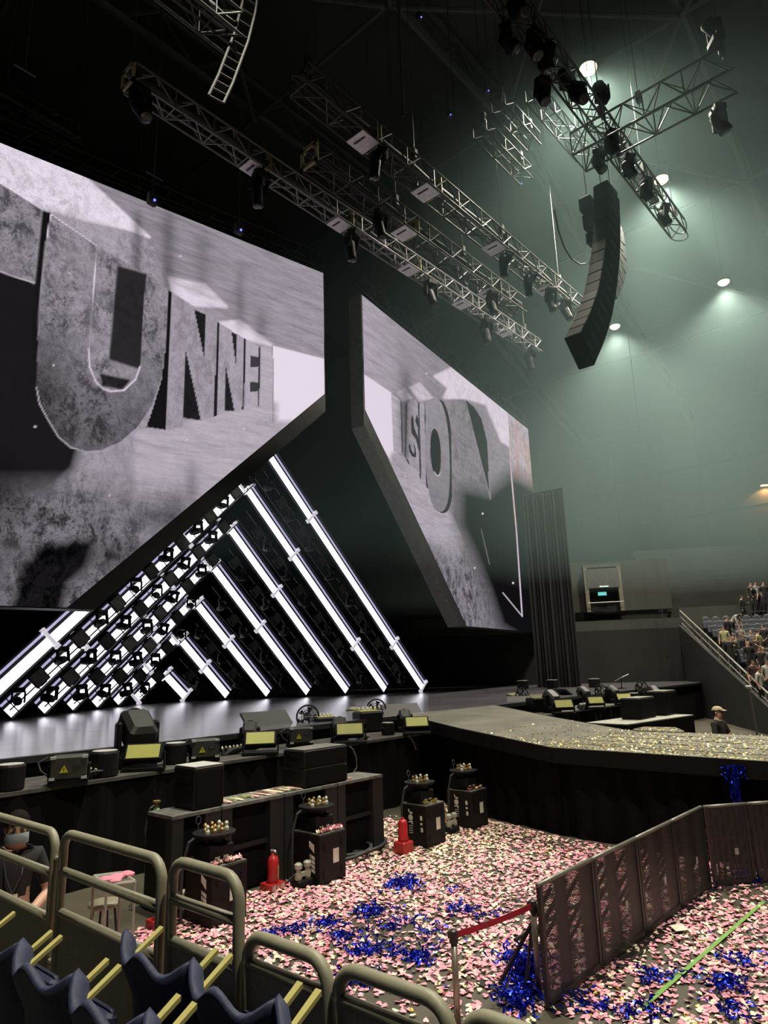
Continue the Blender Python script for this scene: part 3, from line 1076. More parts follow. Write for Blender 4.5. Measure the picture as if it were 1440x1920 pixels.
# ------------------------------------------------------------------ rigging: box trusses, hoists, hanging lights
def truss(name, label, p, q, width, height, step, m_, rads=(0.03, 0.018), cat='truss', group=None, plates=(), cables=(), endplate=False, inner=True, cable_top=33.0, slope_cover=True):
    p, q = Vector(p), Vector(q)
    mid = (p + q) / 2
    t = thing(name, label, cat, mid, group=group)
    d = (q - p).normalized()
    L = (q - p).length
    sd = d.cross(Vector((0, 0, 1))).normalized()
    up = sd.cross(d).normalized()
    cs = [(a * width / 2, b * height / 2) for a in (-1, 1) for b in (-1, 1)]
    for a, b in cs:
        MB().tube(p + sd * a + up * b, q + sd * a + up * b, rads[0], 8).build('chord', m_, t, True)
    # braces share a handful of meshes
    faces = [((-1, -1), (1, -1)), ((-1, 1), (1, 1)), ((-1, -1), (-1, 1)), ((1, -1), (1, 1))]
    n = int(L / step)
    st_ = L / n
    meshes = {}
    for fi, (A, B) in enumerate(faces):
        a0 = sd * (A[0] * width / 2) + up * (A[1] * height / 2)
        b0 = sd * (B[0] * width / 2) + up * (B[1] * height / 2)
        for i in range(n):
            s0, s1 = (a0, b0) if i % 2 == 0 else (b0, a0)
            key = (fi, i % 2)
            if key not in meshes:
                meshes[key] = MB().tube(s0, s1 + d * st_, rads[1], 6).mesh('brace', m_)
            part_copy(meshes[key], 'brace', t, p + d * (st_ * i) - mid)
            if i % 2 == 0 and fi in (0, 2, 3):
                if (fi, 'x') not in meshes:
                    meshes[(fi, 'x')] = MB().tube(a0, b0, rads[1], 6).mesh('cross_brace', m_)
                part_copy(meshes[(fi, 'x')], 'cross_brace', t, p + d * (st_ * i) - mid)
    if inner:
        # bundled black cables lying along the inside
        pts = [p + d * (L * i / 24) + sd * (0.10 * width) + up * (0.16 * height + 0.03 * math.sin(i * 2.1)) for i in range(25)]
        MB().pipe(pts, min(0.1, width * .19), 7).build('cable_bundle', M_CABLE, t, True)
        pts = [p + d * (L * i / 24) - sd * (0.2 * width) - up * (0.30 * height + 0.02 * math.sin(i * 1.7)) for i in range(25)]
        MB().pipe(pts, min(0.035, width * .1), 6).build('power_rail', m_, t, True)
    for x in plates:
        c = p + d * (x * L)
        rot = Matrix((d, sd, up)).transposed()
        MB().box(c - up * (height / 2 + 0.045), (0.62, width * 0.98, 0.03), rot).build('cover_plate', M_PLATE, t)
        MB().box(c - up * (height / 2 + 0.066) - d * 0.12, (0.06, width * 0.62, 0.012), rot).build('plate_slot', M_BLACK, t)
        MB().box(c + d * 0.42, (0.03, width * 1.02, height * 1.02), rot).build('joint_plate', M_YELLOW if x < .55 else m_, t)
    if endplate:
        # square frame plate closing the end
        rot = Matrix((d, sd, up)).transposed()
        m = MB()
        ww, hh = width * 1.12, height * 1.12
        for (a, b, sx, sz) in ((0, hh * .42, ww, hh * .16), (0, -hh * .42, ww, hh * .16), (ww * .42, 0, ww * .16, hh), (-ww * .42, 0, ww * .16, hh)):
            m.box(p + sd * a + up * b, (0.05, sx, sz), rot)
        for a in (-1, 1):
            for b in (-1, 1):
                m.box(p + sd * (a * ww * .30) + up * (b * hh * .30), (0.05, ww * .2, hh * .2), rot)
        m.build('end_plate', M_YELLOW, t)
    for x in cables:
        c = p + d * (x * L) + up * (height / 2)
        MB().tube(c, Vector((c.x, c.y, cable_top)), 0.014, 5).build('hoist_chain', M_WIRE, t)
        MB().bevbox(c + Vector((0, 0, 0.35)), (0.16, 0.16, 0.4), 0.03).build('shackle', M_CABLE, t)
    return t


TRZ = 17.0
a, b = ony(240, 150, 13.35), ony(1005, 648, 13.35)
T1A, T1B = Vector((a.x, 13.35, (a.z + b.z) / 2)), Vector((b.x, 13.35, (a.z + b.z) / 2))
truss('lighting_truss', 'long pale truss nearest the screens, starting at a yellow end plate', T1A, T1B, 0.54, 0.54, 0.56, M_ALU, (0.032, 0.02), plates=(0.19, 0.36, 0.535, 0.70, 0.86), cables=(0.006, 0.3, 0.5, 0.72, 0.95), endplate=True, group='trusses over the stage')
a, b = ony(580, 275, 11.75), ony(975, 600, 11.75)
zz = a.z * .65 + b.z * .35
T2A, T2B = Vector((a.x, 11.75, zz)), Vector((b.x, 11.75, zz))
truss('lighting_truss', 'middle truss over the stage, starting at a small yellow end plate', T2A, T2B, 0.62, 0.62, 0.62, mat('truss_grey', (0.065, 0.063, 0.063), 0.5, 0.35, scale=3), (0.032, 0.02), plates=(0.36, 0.8), cables=(0.02, 0.33, 0.66), endplate=True, group='trusses over the stage')
a, b = ony(560, 150, 10.2), ony(1083, 577, 10.2)
zz = (a.z + b.z) / 2
T3A, T3B = Vector((a.x, 10.2, zz)), Vector((b.x, 10.2, zz))
truss('lighting_truss', 'dim grey truss over the stage front with an open left end', T3A, T3B, 0.62, 0.62, 0.62, mat('truss_grey'), (0.032, 0.02), plates=(0.15, 0.33, 0.58, 0.82), cables=(0.02, 0.3, 0.62, 0.9), group='trusses over the stage')
# short stub high on the left, with a wire ladder hanging from its end
zz = 17.6
a = ony(438, 62, 9.6)
T4B = Vector((a.x, 9.6, a.z))
truss('lighting_truss', 'pale truss cut by the top edge of the photo, above the rope ladder', T4B - Vector((7, 0, 0)), T4B, 0.6, 0.6, 0.6, mat('truss_grey'), (0.032, 0.02), cables=(0.9,), group='trusses over the stage')
lad = [(474, -40), (466, 15), (452, 70), (437, 110), (422, 150), (405, 186)]
Lp = [ony(x, y, 9.45) for x, y in lad]
t = thing('rope_ladder', 'dark rope ladder dangling from the truss at the top', 'ladder', Lp[-1])
sd = Vector((0.17, 0, 0.03))
for s_ in (-1, 1):
    MB().pipe([p + sd * s_ for p in Lp], 0.028, 6).build('side_rope', mat('ladder_rope', (0.028, 0.028, 0.026), 0.7), t)
for i in range(14):
    f = i / 13 * (len(Lp) - 1)
    k = min(int(f), len(Lp) - 2)
    c = Lp[k].lerp(Lp[k + 1], f - k)
    MB().tube(c - sd, c + sd, 0.02, 6).build('rung', mat('ladder_rope'), t)
# dim truss far behind above the left screen
a, b = ony(-60, 176, 19.5), ony(150, 243, 19.5)
truss('back_truss', 'faint dark truss behind the top of the nearer screen', Vector((a.x, 19.5, (a.z + b.z) / 2)), Vector((b.x, 19.5, (a.z + b.z) / 2)), 0.6, 0.6, 0.7, M_ALUDARK, cables=(0.3, 0.98))
# black truss at right and the cross truss behind it
a, b = ony(985, 38, 6.2), ony(1272, 436, 6.2)
zz = (a.z + b.z) / 2
TRA, TRB = Vector((a.x - 5.5, 6.2, zz)), Vector((b.x, 6.2, zz))
M_TRD = mat('black_truss', (0.045, 0.042, 0.04), 0.5, 0.3)
BT = truss('black_truss', 'long black truss crowded with lamps at upper right, against the haze', TRA, TRB, 0.55, 0.55, 0.6, M_TRD, (0.036, 0.02), cables=(0.35, 0.6, 0.8, 0.985), inner=False)
# rounded nose at its tip
for z in (-0.27, 0.27):
    MB().pipe([TRB + Vector((0.04 + 0.75 * math.sin(u) * 0.8, -0.275 * math.cos(u), z * (1 - 0.45 * math.sin(u)))) for u in [math.pi * i / 12 for i in range(13)]], 0.022, 6).build('end_hoop', M_TRD, BT)
zc = 18.5
a, b = onz(1150, 245, zc), onz(1372, 135, zc)
CEY = b.y
TCX = (a.x + b.x) / 2
M_TRC = mat('grey_cross_truss', (0.07, 0.075, 0.07), 0.45, 0.35)
truss('cross_truss', 'grey box truss crossing behind the black truss towards the right edge', Vector((TCX, a.y + 1.2, zc)), Vector((TCX, b.y, zc)), 0.95, 0.8, 0.5, M_TRC, (0.035, 0.02), cables=(0.45, 0.97), inner=False)
# second dim cluster of trusses behind the array (seen between the trusses)
for (x0, y0, x1, y1, Y, lab) in ((935, 205, 1000, 255, 9.0, 'short dark truss piece left of the black truss, upper one'), (900, 250, 985, 320, 9.6, 'short dark truss piece left of the black truss, lower one'), (1000, 190, 1090, 270, 8.0, 'dark truss tangled with cables behind the black truss')):
    a, b = ony(x0, y0, Y), ony(x1, y1, Y)
    z = (a.z + b.z) / 2
    truss('hung_truss', lab, Vector((a.x, Y, z)), Vector((b.x, Y, z)), 0.5, 0.5, 0.5, M_ALUDARK, (0.03, 0.016), cables=(0.1, 0.9), inner=False)

# ------------------------------------------------------------------ hanging lights
# profile spot: base, yoke, long body
ps = thing('hanging_spot', 'x', 'stage light', local=True)
MB().bevbox((0, 0, -0.16), (0.36, 0.28, 0.18), 0.03).build('base', M_DARKFIX, ps)
MB().tube((0, 0, -0.08), (0, 0, 0.05), 0.03, 8).build('clamp', M_DARKFIX, ps)
for s_ in (-1, 1):
    MB().bevbox((0.2 * s_, 0, -0.42), (0.05, 0.16, 0.42), 0.02).build('yoke_arm', M_DARKFIX, ps)
h = MB().lathe((0, 0.06, -0.55), [(0.1, -0.34), (0.15, -0.28), (0.165, -0.05), (0.15, 0.12), (0.135, 0.30), (0.145, 0.40), (0.13, 0.42)], 16, axis=(0.15, -0.35, -0.95)).build('head', mat('spot_body', (0.012, 0.012, 0.014), 0.5, spec=0.15), ps, True)
MB().lathe((0, 0.06, -0.55), [(0.12, 0.421), (0.07, 0.44), (0.02, 0.445)], 14, axis=(0.15, -0.35, -0.95)).build('lens', mat('spot_lens', (0.05, 0.05, 0.06), 0.06, 0.0), h)
freeze(ps)


def hang(loc, label, group, rz=0.0, tilt=0.0, scale=1.0):
    return first_or_copy(ps, USED, loc, rz, label, group, scale, rot=(tilt, 0, rz))


g = 'spots under the pale truss'
for px, lab in ((252, 'dark spot light under the yellow end plate of the pale truss'), (483, 'dark spot light under the pale truss, second from its left end'), (655, 'dark spot light under the pale truss, third from its left end'), (797, 'dark spot light under the pale truss, fourth from its left end'), (905, 'dark spot light under the pale truss, fifth from its left end'), (990, 'dark spot light under the right tip of the pale truss')):
    p = ony(px, 140 + (px - 240) * 0.655 + 25, 13.35)
    hang((p.x, 13.08, T1A.z - 0.33), lab, g, R(rnd.uniform(-30, 20)), R(rnd.uniform(-10, 25)), 1.15)
for px, lab in ((700, 'dim spot light under the middle truss, nearer one'), (910, 'dim spot light under the middle truss, farther one')):
    p = ony(px, 275 + (px - 570) * 0.78, 11.75)
    hang((p.x, 11.44, T2A.z - 0.37), lab, 'spots under the middle truss', R(rnd.uniform(-40, 40)), R(10))
for px, lab in ((705, 'dim spot light under the grey truss, leftmost one'), (940, 'dim spot light under the grey truss, second from left'), (985, 'dim spot light under the grey truss, third from left'), (1018, 'dim spot light under the grey truss, second from its tip'), (1045, 'dim spot light under the tip of the grey truss')):
    p = ony(px, 150 + (px - 560) * 0.82, 10.2)
    hang((p.x, 9.89, T3A.z - 0.37), lab, 'spots under the grey truss', R(rnd.uniform(-60, 60)), R(rnd.uniform(0, 25)))
# crowded lamps on the black truss: bulky moving heads
bw = thing('truss_moving_head', 'x', 'stage light', local=True)
M_BW = mat('black_lamp_body', (0.012, 0.01, 0.01), 0.55, spec=0.12)
MB().bevbox((0, 0, -0.14), (0.40, 0.30, 0.2), 0.04).build('base', M_BW, bw)
MB().tube((0, 0, -0.05), (0, 0, 0.08), 0.035, 8).build('clamp', M_BW, bw)
for s_ in (-1, 1):
    MB().bevbox((0.21 * s_, 0, -0.42), (0.06, 0.18, 0.46), 0.025).build('yoke_arm', M_BW, bw)
h = MB().lathe((0, 0, -0.52), [(0.08, -0.27), (0.15, -0.22), (0.17, -0.02), (0.16, 0.14), (0.17, 0.26), (0.15, 0.30)], 16, axis=(0.1, -0.5, -0.8)).build('head', M_BW, bw, True)
MB().lathe((0, 0, -0.52), [(0.14, 0.301), (0.08, 0.32), (0.02, 0.325)], 14, axis=(0.1, -0.5, -0.8)).build('lens', M_LENS, h)
freeze(bw)
PLACE = ['at its upper left start', 'second down', 'third down', 'fourth down', 'fifth down', 'sixth down', 'seventh down', 'eighth down', 'ninth down', 'tenth down', 'eleventh down', 'twelfth down', 'thirteenth down', 'fourteenth down', 'fifteenth down']
for i, (px, dx, up_) in enumerate(((945, 0, 0), (962, 1, 0), (985, 0, 0), (1008, -1, 0), (1035, 1, 0), (1062, 0, 0), (1085, 1, 1), (1118, 0, 1), (1128, 0, 0), (1140, 1, 0), (1162, 0, 0), (1178, 1, 1), (1195, 0, 0), (1232, 0, 0), (1246, 1, 1))):
    p = ony(px, 38 + (px - 985) * 1.39 + 14, 6.2)
    first_or_copy(bw, USED, (p.x, 6.2 + (0.275 if dx > 0 else -0.275), zz + (0.37 if up_ else -0.37)), 0, 'bulky black moving head on the black truss, %s' % PLACE[i], 'lamps on the black truss', 1.0, rot=(R(180) if up_ else R(rnd.uniform(-15, 15)), 0, R(rnd.uniform(-70, 70))))
# lamps at the far end of the cross truss
for i, (dy, dz, up_) in enumerate(((0.15, 0.48, 1), (0.55, -0.48, 0))):
    first_or_copy(bw, USED, (TCX + 0.95 * (i - .5), CEY + dy, zc + (0.485 if up_ else -0.485)), 0, 'black moving head at the outer end of the cross truss, %s one' % ('upper', 'lower')[i], 'lamps on the cross truss', 1.1, rot=(R(180) if up_ else 0, 0, R(40)))

# chain hoists with small blue indicator lights, dim up in the dark
M_BLUELED = mat('blue_indicator', (0.1, 0.1, 0.6), 0.4, emit=(0.12, 0.15, 1.0), strength=3.0)
for (px, py, Y, lab) in ((790, 32, 14, 'tiny hoist with a blue indicator near the top centre'), (916, 170, 14, 'tiny hoist with a blue indicator left of the black truss'), (845, 215, 15, 'tiny hoist with a blue indicator above the grey truss'), (978, 344, 15, 'tiny hoist with a blue indicator beside the speaker array'), (290, 375, 15.2, 'tiny hoist with a blue indicator just above the nearer screen'), (452, 431, 15.2, 'tiny hoist with a blue indicator above the middle of the nearer screen')):
    p = ony(px, py, Y)
    t = thing('chain_hoist', lab, 'hoist', p, group='hoists with blue indicators')
    MB().bevbox(p + Vector((0, 0.12, 0.1)), (0.26, 0.2, 0.4), 0.04).build('motor', M_CABLE, t)
    MB().tube(p + Vector((0, 0.12, 0.3)), p + Vector((0, 0.12, 33.0 - p.z)), 0.012, 5).build('chain', M_WIRE, t)
    MB().sphere(p, 0.035, 8, 5).build('indicator', M_BLUELED, t)
# a few free hanging lines
for i, (px, py, Y, lab) in enumerate(((290, 330, 14.6, 'thin drop wire ending just above the nearer screen'), (47, 132, 15, 'thin drop wire at the far upper left'), (757, 215, 12.6, 'thick pale drop pipe between the trusses'), (1175, 610, 13, 'thin dark drop line under the lowest glowing lamp'))):
    p = ony(px, py, Y)
    top = 33.0 if i < 3 else p.z
    low = p.z if i < 3 else 3.0
    r_ = 0.012 if i != 2 else 0.06
    t = thing('drop_line', lab, 'wire', Vector((p.x, p.y, low)))
    MB().tube((p.x, p.y, low), (p.x, p.y, 33.0 if i < 3 else min(33.0, 33.4 - max(0, p.x - 31) * 0.4)), r_, 6).build('line', M_WIRE if i != 2 else M_STEEL, t)
    MB().box((p.x, p.y, low), (0.5, 0.05, 0.03) if i < 2 else (0.08, 0.08, 0.1)).build('end_bar', M_ALUDARK, t)

# ------------------------------------------------------------------ line array speakers
M_ARR = mat('array_cabinet', (0.007, 0.006, 0.006), 0.7, vary=0.3, scale=14, spec=0.08)
M_GRILLE = mat('array_grille', (0.008, 0.007, 0.007), 0.8, vary=0.5, scale=60, spec=0.08)


def array(label, path, Y0, width, ncab, side_dir):
    # path: pixel centre line top to bottom, laid in a vertical plane facing the audience at depth Y0
    P3 = [ony(x, y, Y0) for x, y in path]
    # resample
    segs = [0]
    for i in range(len(P3) - 1):
        segs.append(segs[-1] + (P3[i + 1] - P3[i]).length)
    tot = segs[-1]

    def at(s):
        for i in range(len(P3) - 1):
            if s <= segs[i + 1] + 1e-6:
                return P3[i].lerp(P3[i + 1], (s - segs[i]) / (segs[i + 1] - segs[i]))
        return P3[-1]
    t = thing('speaker_array', label, 'speaker array', P3[-1])
    hgt = tot / ncab
    for i in range(ncab):
        a_, b_ = at(hgt * i), at(hgt * (i + 1))
        d = (b_ - a_).normalized()
        c = (a_ + b_) / 2
        # cabinets: x = depth direction of the box (in the plane), y = width
        nx = Vector((0, 1, 0))
        ax = d.cross(nx).normalized()
        rot = Matrix((ax, nx, -d)).transposed()
        cb = MB().bevbox(c, (width, 0.46, hgt * 0.985), 0.03, rot).build('cabinet', M_ARR, t)
        MB().box(c - nx * 0.0 + ax * (width * 0.502), (0.02, 0.40, hgt * 0.85), rot).build('grille', M_GRILLE, cb, base=P3[-1])
        MB().box(c - nx * 0.232, (width * 0.3, 0.012, hgt * 0.2), rot).build('side_plate', M_DARKFIX, cb, base=P3[-1])
    tp = P3[0]
    MB().box(tp + Vector((0, 0, 0.08)), (width * 0.8, 0.44, 0.14)).build('fly_frame', M_DARKFIX, t)
    for dy in (-0.15, 0.15):
        MB().tube(tp + Vector((0, dy, 0.1)), Vector((tp.x, tp.y + dy, 33)), 0.014, 5).build('hoist_chain', M_WIRE, t)
    return t


array('tall curved black speaker array hanging at upper right', [(1137, 362), (1139, 420), (1137, 470), (1131, 520), (1122, 570), (1106, 618), (1086, 660)], 6.9, 1.0, 15, 1)
array('second black speaker array half hidden behind the tall one', [(1150, 430), (1156, 470), (1156, 500), (1148, 525), (1138, 545)], 8.4, 0.9, 6, 1)
# amplifier cluster and loose cable beside the array
p = ony(1105, 412, 7.4)
t = thing('dimmer_pack', 'dark cluster of small rigging boxes beside the top of the speaker array', 'box', p)
for k, (dx, dz, sx, sz) in enumerate(((0, 0.5, 0.5, 0.5), (0.12, -0.05, 0.42, 0.55), (0.2, -0.6, 0.36, 0.4))):
    MB().bevbox(p + Vector((dx, 0, dz)), (sx, 0.4, sz), 0.04).build('box_unit', M_BW, t)
MB().tube(p + Vector((0, 0, 0.7)), (p.x, p.y, 33), 0.014, 5).build('hanging_cable', M_WIRE, t)
pts = [ony(x, y, 7.6) for x, y in ((1040, 395), (1046, 430), (1058, 465), (1072, 486), (1088, 496), (1104, 493), (1112, 480))]
MB().pipe(pts, 0.025, 6).build('loose_cable', mat('loose_cable', (0.12, 0.12, 0.12), 0.5), t)

# ------------------------------------------------------------------ lamps and machines on the shelf in front of the stage
# kinds modelled around their base centre, facing -Y (the audience)
def flood_panel():
    t = thing('floor_flood', 'x', 'stage light', local=True)
    rot = Euler((R(-32), 0, 0)).to_matrix()
    MB().bevbox((0, 0.02, 0.26), (0.56, 0.13, 0.28), 0.02, rot).build('housing', M_DARKFIX, t)
    MB().box(Vector((0, 0.02, 0.26)) + rot @ Vector((0, -0.069, 0.0)), (0.49, 0.008, 0.215), rot).build('face', M_LIME, t)
    for s_ in (-1, 1):
        MB().box((0.31 * s_, 0.02, 0.14), (0.025, 0.08, 0.28)).build('yoke_leg', M_DARKFIX, t)
    MB().bevbox((0, 0.04, 0.035), (0.62, 0.26, 0.07), 0.015).build('base', M_DARKFIX, t)
    return freeze(t)


def floor_head():
    t = thing('floor_moving_head', 'x', 'stage light', local=True)
    MB().bevbox((0, 0, 0.08), (0.44, 0.38, 0.16), 0.03).build('base', M_DARKFIX, t)
    for s_ in (-1, 1):
        MB().bevbox((0.22 * s_, 0, 0.33), (0.06, 0.18, 0.42), 0.025).build('yoke_arm', M_DARKFIX, t)
    rot = Euler((R(35), 0, R(10))).to_matrix()
    h = MB().bevbox((0, 0.0, 0.44), (0.36, 0.46, 0.34), 0.06, rot).build('head', mat('worn_black_head', (0.014, 0.013, 0.012), 0.5), t)
    MB().lathe((0, 0, 0.44), [(0.15, 0.23), (0.13, 0.25), (0.03, 0.26)], 14, axis=rot @ Vector((0, 1, 0))).build('lens', M_LENS, h)
    return freeze(t)


def laser_box():
    t = thing('laser_unit', 'x', 'laser', local=True)
    b = MB().bevbox((0, 0, 0.23), (0.46, 0.34, 0.30), 0.02).build('body', mat('grey_green_casing', (0.03, 0.031, 0.025), 0.6), t)
    for sx in (-1, 1):
        for sz in (-1, 1):
            MB().box((0.2 * sx, -0.15, 0.23 + 0.135 * sz), (0.07, 0.06, 0.035)).build('corner', M_PALETOP, b)
    MB().prism([(-0.11, -0.172, 0.17), (0.0, -0.172, 0.17), (-0.055, -0.172, 0.27)], (0, -0.004, 0)).build('warning_sign', mat('warning_yellow', (0.55, 0.50, 0.02), 0.5), b)
    MB().prism([(-0.06, -0.177, 0.195), (-0.05, -0.177, 0.195), (-0.05, -0.177, 0.24), (-0.06, -0.177, 0.24)], (0, -0.002, 0)).build('sign_mark', M_BLACK, b)
    MB().lathe((0.1, -0.171, 0.28), [(0.05, 0), (0.05, 0.006), (0.02, 0.008)], 12, axis=(0, -1, 0)).build('aperture', M_LENS, b)
    MB().box((0, 0, 0.04), (0.5, 0.3, 0.06)).build('base', M_DARKFIX, t)
    for s_ in (-1, 1):
        MB().tube((0.25 * s_, 0, 0.05), (0.25 * s_, 0, 0.25), 0.02, 6).build('yoke_leg', M_DARKFIX, t)
    MB().pipe([(-0.24, 0.0, 0.1), (-0.36, -0.02, 0.2), (-0.40, 0.02, 0.3), (-0.28, 0.06, 0.36)], 0.015, 6).build('cable_loop', M_CABLE, t)
    return freeze(t)


def can_fan():
    t = thing('fog_can', 'x', 'fog machine', local=True)
    MB().lathe((0, 0, 0), [(0.17, 0), (0.185, 0.02), (0.185, 0.30), (0.17, 0.325)], 18).build('drum', M_DARKFIX, t, False)
    MB().lathe((0, 0, 0.326), [(0.16, 0), (0.16, 0.008), (0.06, 0.012)], 18).build('lid', M_PALETOP, t)
    MB().tube((-0.19, -0.02, 0.2), (-0.19, 0.08, 0.2), 0.015, 6).build('handle', M_CABLE, t)
    return freeze(t)


def round_fan():
    t = thing('stage_fan', 'x', 'fan', local=True)
    MB().box((0, 0, 0.02), (0.36, 0.3, 0.04)).build('base', M_DARKFIX, t)
    for s_ in (-1, 1):
        MB().box((0.2 * s_, 0, 0.2), (0.03, 0.05, 0.36)).build('yoke_leg', M_DARKFIX, t)
    ring = [(0.25 * math.cos(a), -0.02, 0.42 + 0.25 * math.sin(a)) for a in [2 * math.pi * i / 24 for i in range(24)]]
    MB().pipe(ring, 0.022, 6, closed=True).build('outer_ring', M_DARKFIX, t)
    ring = [(0.15 * math.cos(a), -0.05, 0.42 + 0.15 * math.sin(a)) for a in [2 * math.pi * i / 18 for i in range(18)]]
    MB().pipe(ring, 0.008, 5, closed=True).build('inner_ring', M_WIRE, t)
    MB().lathe((0, 0.06, 0.42), [(0.09, -0.06), (0.10, 0.02), (0.06, 0.10)], 12, axis=(0, -1, 0)).build('motor', M_DARKFIX, t)
    for k in range(5):
        a = 2 * math.pi * k / 5
        MB().prism([(0.05 * math.cos(a), 0, 0.42 + 0.05 * math.sin(a)), (0.21 * math.cos(a - .25), -0.01, 0.42 + 0.21 * math.sin(a - .25)), (0.21 * math.cos(a + .3), 0.03, 0.42 + 0.21 * math.sin(a + .3))], (0, 0.006, 0)).build('blade', M_DARKFIX, t)
    for k in range(6):
        a = math.pi * k / 6
        MB().tube((0.25 * math.cos(a), -0.04, 0.42 + 0.25 * math.sin(a)), (-0.25 * math.cos(a), -0.04, 0.42 - 0.25 * math.sin(a)), 0.006, 4).build('guard_wire', M_WIRE, t)
    return freeze(t)


def wedge():
    t = thing('tilted_screen_panel', 'x', 'panel', local=True)
    rot = Euler((R(-52), 0, 0)).to_matrix()
    MB().bevbox((0, 0.05, 0.30), (0.95, 0.05, 0.55), 0.015, rot).build('panel', mat('matt_black_panel', (0.012, 0.012, 0.013), 0.6), t)
    for s_ in (-1, 1):
        MB().tube((0.35 * s_, 0.2, 0.0), (0.35 * s_, 0.08, 0.32), 0.02, 6).build('prop', M_DARKFIX, t)
    MB().box((0, 0.05, 0.03), (0.8, 0.4, 0.04)).build('base', M_DARKFIX, t)
    return freeze(t)


def nozzle_box(top=None):
    t = thing('flame_unit', 'x', 'effect machine', local=True)
    MB().bevbox((0, 0, 0.18), (0.46, 0.36, 0.36), 0.03).build('body', M_DARKFIX, t)
    MB().box((0, 0, 0.364), (0.38, 0.28, 0.01)).build('top_plate', top or M_LIME, t)  # yellow light on the box top is put into the plate colour
    for k in range(5):
        MB().lathe((-0.16 + 0.08 * k, 0.02, 0.37), [(0.02, 0), (0.026, 0.03), (0.014, 0.07)], 8).build('nozzle', mat('pale_nozzle', (0.6, 0.6, 0.5), 0.5), t)
    return freeze(t)


def cable_heap():
    t = thing('connector_heap', 'x', 'cable', local=True)
    for k in range(5):
        r_ = 0.09 + 0.02 * k
        pts = [(0.04 * k - 0.08 + r_ * math.cos(a), 0.7 * r_ * math.sin(a), 0.025 + 0.018 * k + 0.01 * math.sin(3 * a)) for a in [2 * math.pi * i / 14 for i in range(14)]]
        MB().pipe(pts, 0.016, 5, closed=True).build('coil', M_CABLE, t)
    for k in range(6):
        x = -0.2 + 0.075 * k
        MB().tube((x, -0.06, 0.11 + 0.02 * (k % 2)), (x + 0.05, 0.02, 0.13), 0.016, 6).build('plug', mat('pale_plug', (0.55, 0.53, 0.40), 0.5), t)
    MB().bevbox((0.1, 0.08, 0.05), (0.3, 0.14, 0.08), 0.02).build('junction_box', M_DARKFIX, t)
    return freeze(t)


K = dict(flood=flood_panel(), head=floor_head(), laser=laser_box(), can=can_fan(), fan=round_fan(), wedge=wedge(), noz=nozzle_box(), heap=cable_heap())


def shelf_item(kind, px, py, label, z=SH, rz=0.0, scale=1.0, group=None):
    p = onz(px, py, z)
    return first_or_copy(K[kind], USED, p, rz, label, group or {'flood': 'yellow-faced floods', 'head': 'floor moving heads', 'laser': 'lasers with warning signs', 'can': 'fog cans', 'fan': 'fans', 'wedge': 'black tilted panels', 'noz': 'nozzle boxes', 'heap': 'connector heaps'}[kind] + ' on the stage shelf', scale)


FA = R(-42)      # turned a little towards the viewpoint's side
for a in (
    ('can', 16, 1482, 'black fog can with a pale lid at the left edge of the photo', 0, 1.0),
    ('laser', 128, 1470, 'laser box with a yellow warning triangle, nearest the left edge', -0.5, 1.0),
    ('heap', 160, 1462, 'heap of pale connectors right of the nearest laser box', 0, 1.1),
    ('can', 194, 1456, 'black fog can with a pale lid left of the biggest moving head', 0, 1.1),
    ('head', 254, 1438, 'biggest black moving head on the shelf, behind the nearest yellow flood', -0.3, 2.0),
    ('flood', 268, 1446, 'yellow-faced flood nearest the left edge', -0.75, 1.0),
    ('can', 328, 1432, 'black fog can with a pale lid right of the nearest yellow flood', 0, 1.0),
    ('laser', 383, 1428, 'laser box with a yellow warning triangle, second from the left edge', -0.5, 0.95),
    ('heap', 432, 1415, 'heap of pale connectors left of the second yellow flood', 0, 1.1),
    ('head', 468, 1405, 'black moving head behind the second yellow flood', -0.9, 1.15),
    ('flood', 488, 1416, 'yellow-faced flood second from the left edge', -0.75, 1.0),
    ('wedge', 505, 1385, 'wide black tilted panel behind the third laser box', -0.2, 1.2),
    ('laser', 562, 1400, 'laser box with a yellow warning triangle, third from the left edge', -0.5, 0.95),
    ('fan', 577, 1380, 'round black fan left of the third yellow flood', -0.6, 1.0),
    ('noz', 608, 1378, 'black box with a yellow lit top left of the third yellow flood', -0.4, 1.1),
    ('head', 637, 1392, 'black moving head behind the third yellow flood', -1.0, 1.1),
    ('flood', 656, 1396, 'yellow-faced flood third from the left edge', -0.75, 1.0),
    ('heap', 678, 1390, 'heap of pale connectors right of the third yellow flood', 0, 0.8),
    ('noz', 690, 1372, 'big black box with a yellow lit top in the shelf row', -0.4, 1.3),
    ('noz', 664, 1352, 'small black box with a row of pale nozzles behind the yellow topped box', 0.0, 0.9),
    ('fan', 706, 1362, 'round black fan right of the big yellow topped box', -0.6, 1.0),
    ('can', 728, 1378, 'black fog can between the fan and the tilted panel', 0, 0.8),
    ('wedge', 756, 1360, 'black tilted panel beside the fourth yellow flood', -0.5, 1.1),
    ('head', 760, 1372, 'black moving head behind the fourth yellow flood', -0.9, 1.1),
    ('flood', 782, 1378, 'yellow-faced flood fourth from the left, nearest the runway', -0.75, 0.95),
    ('heap', 812, 1366, 'heap of pale connectors at the runway end of the shelf', 0, 1.1),
):
    kind, px, py, lab, rz, sc = a
    shelf_item(kind, px, py, lab, rz=rz, scale=sc * (0.66 if kind == 'head' else 1.0))
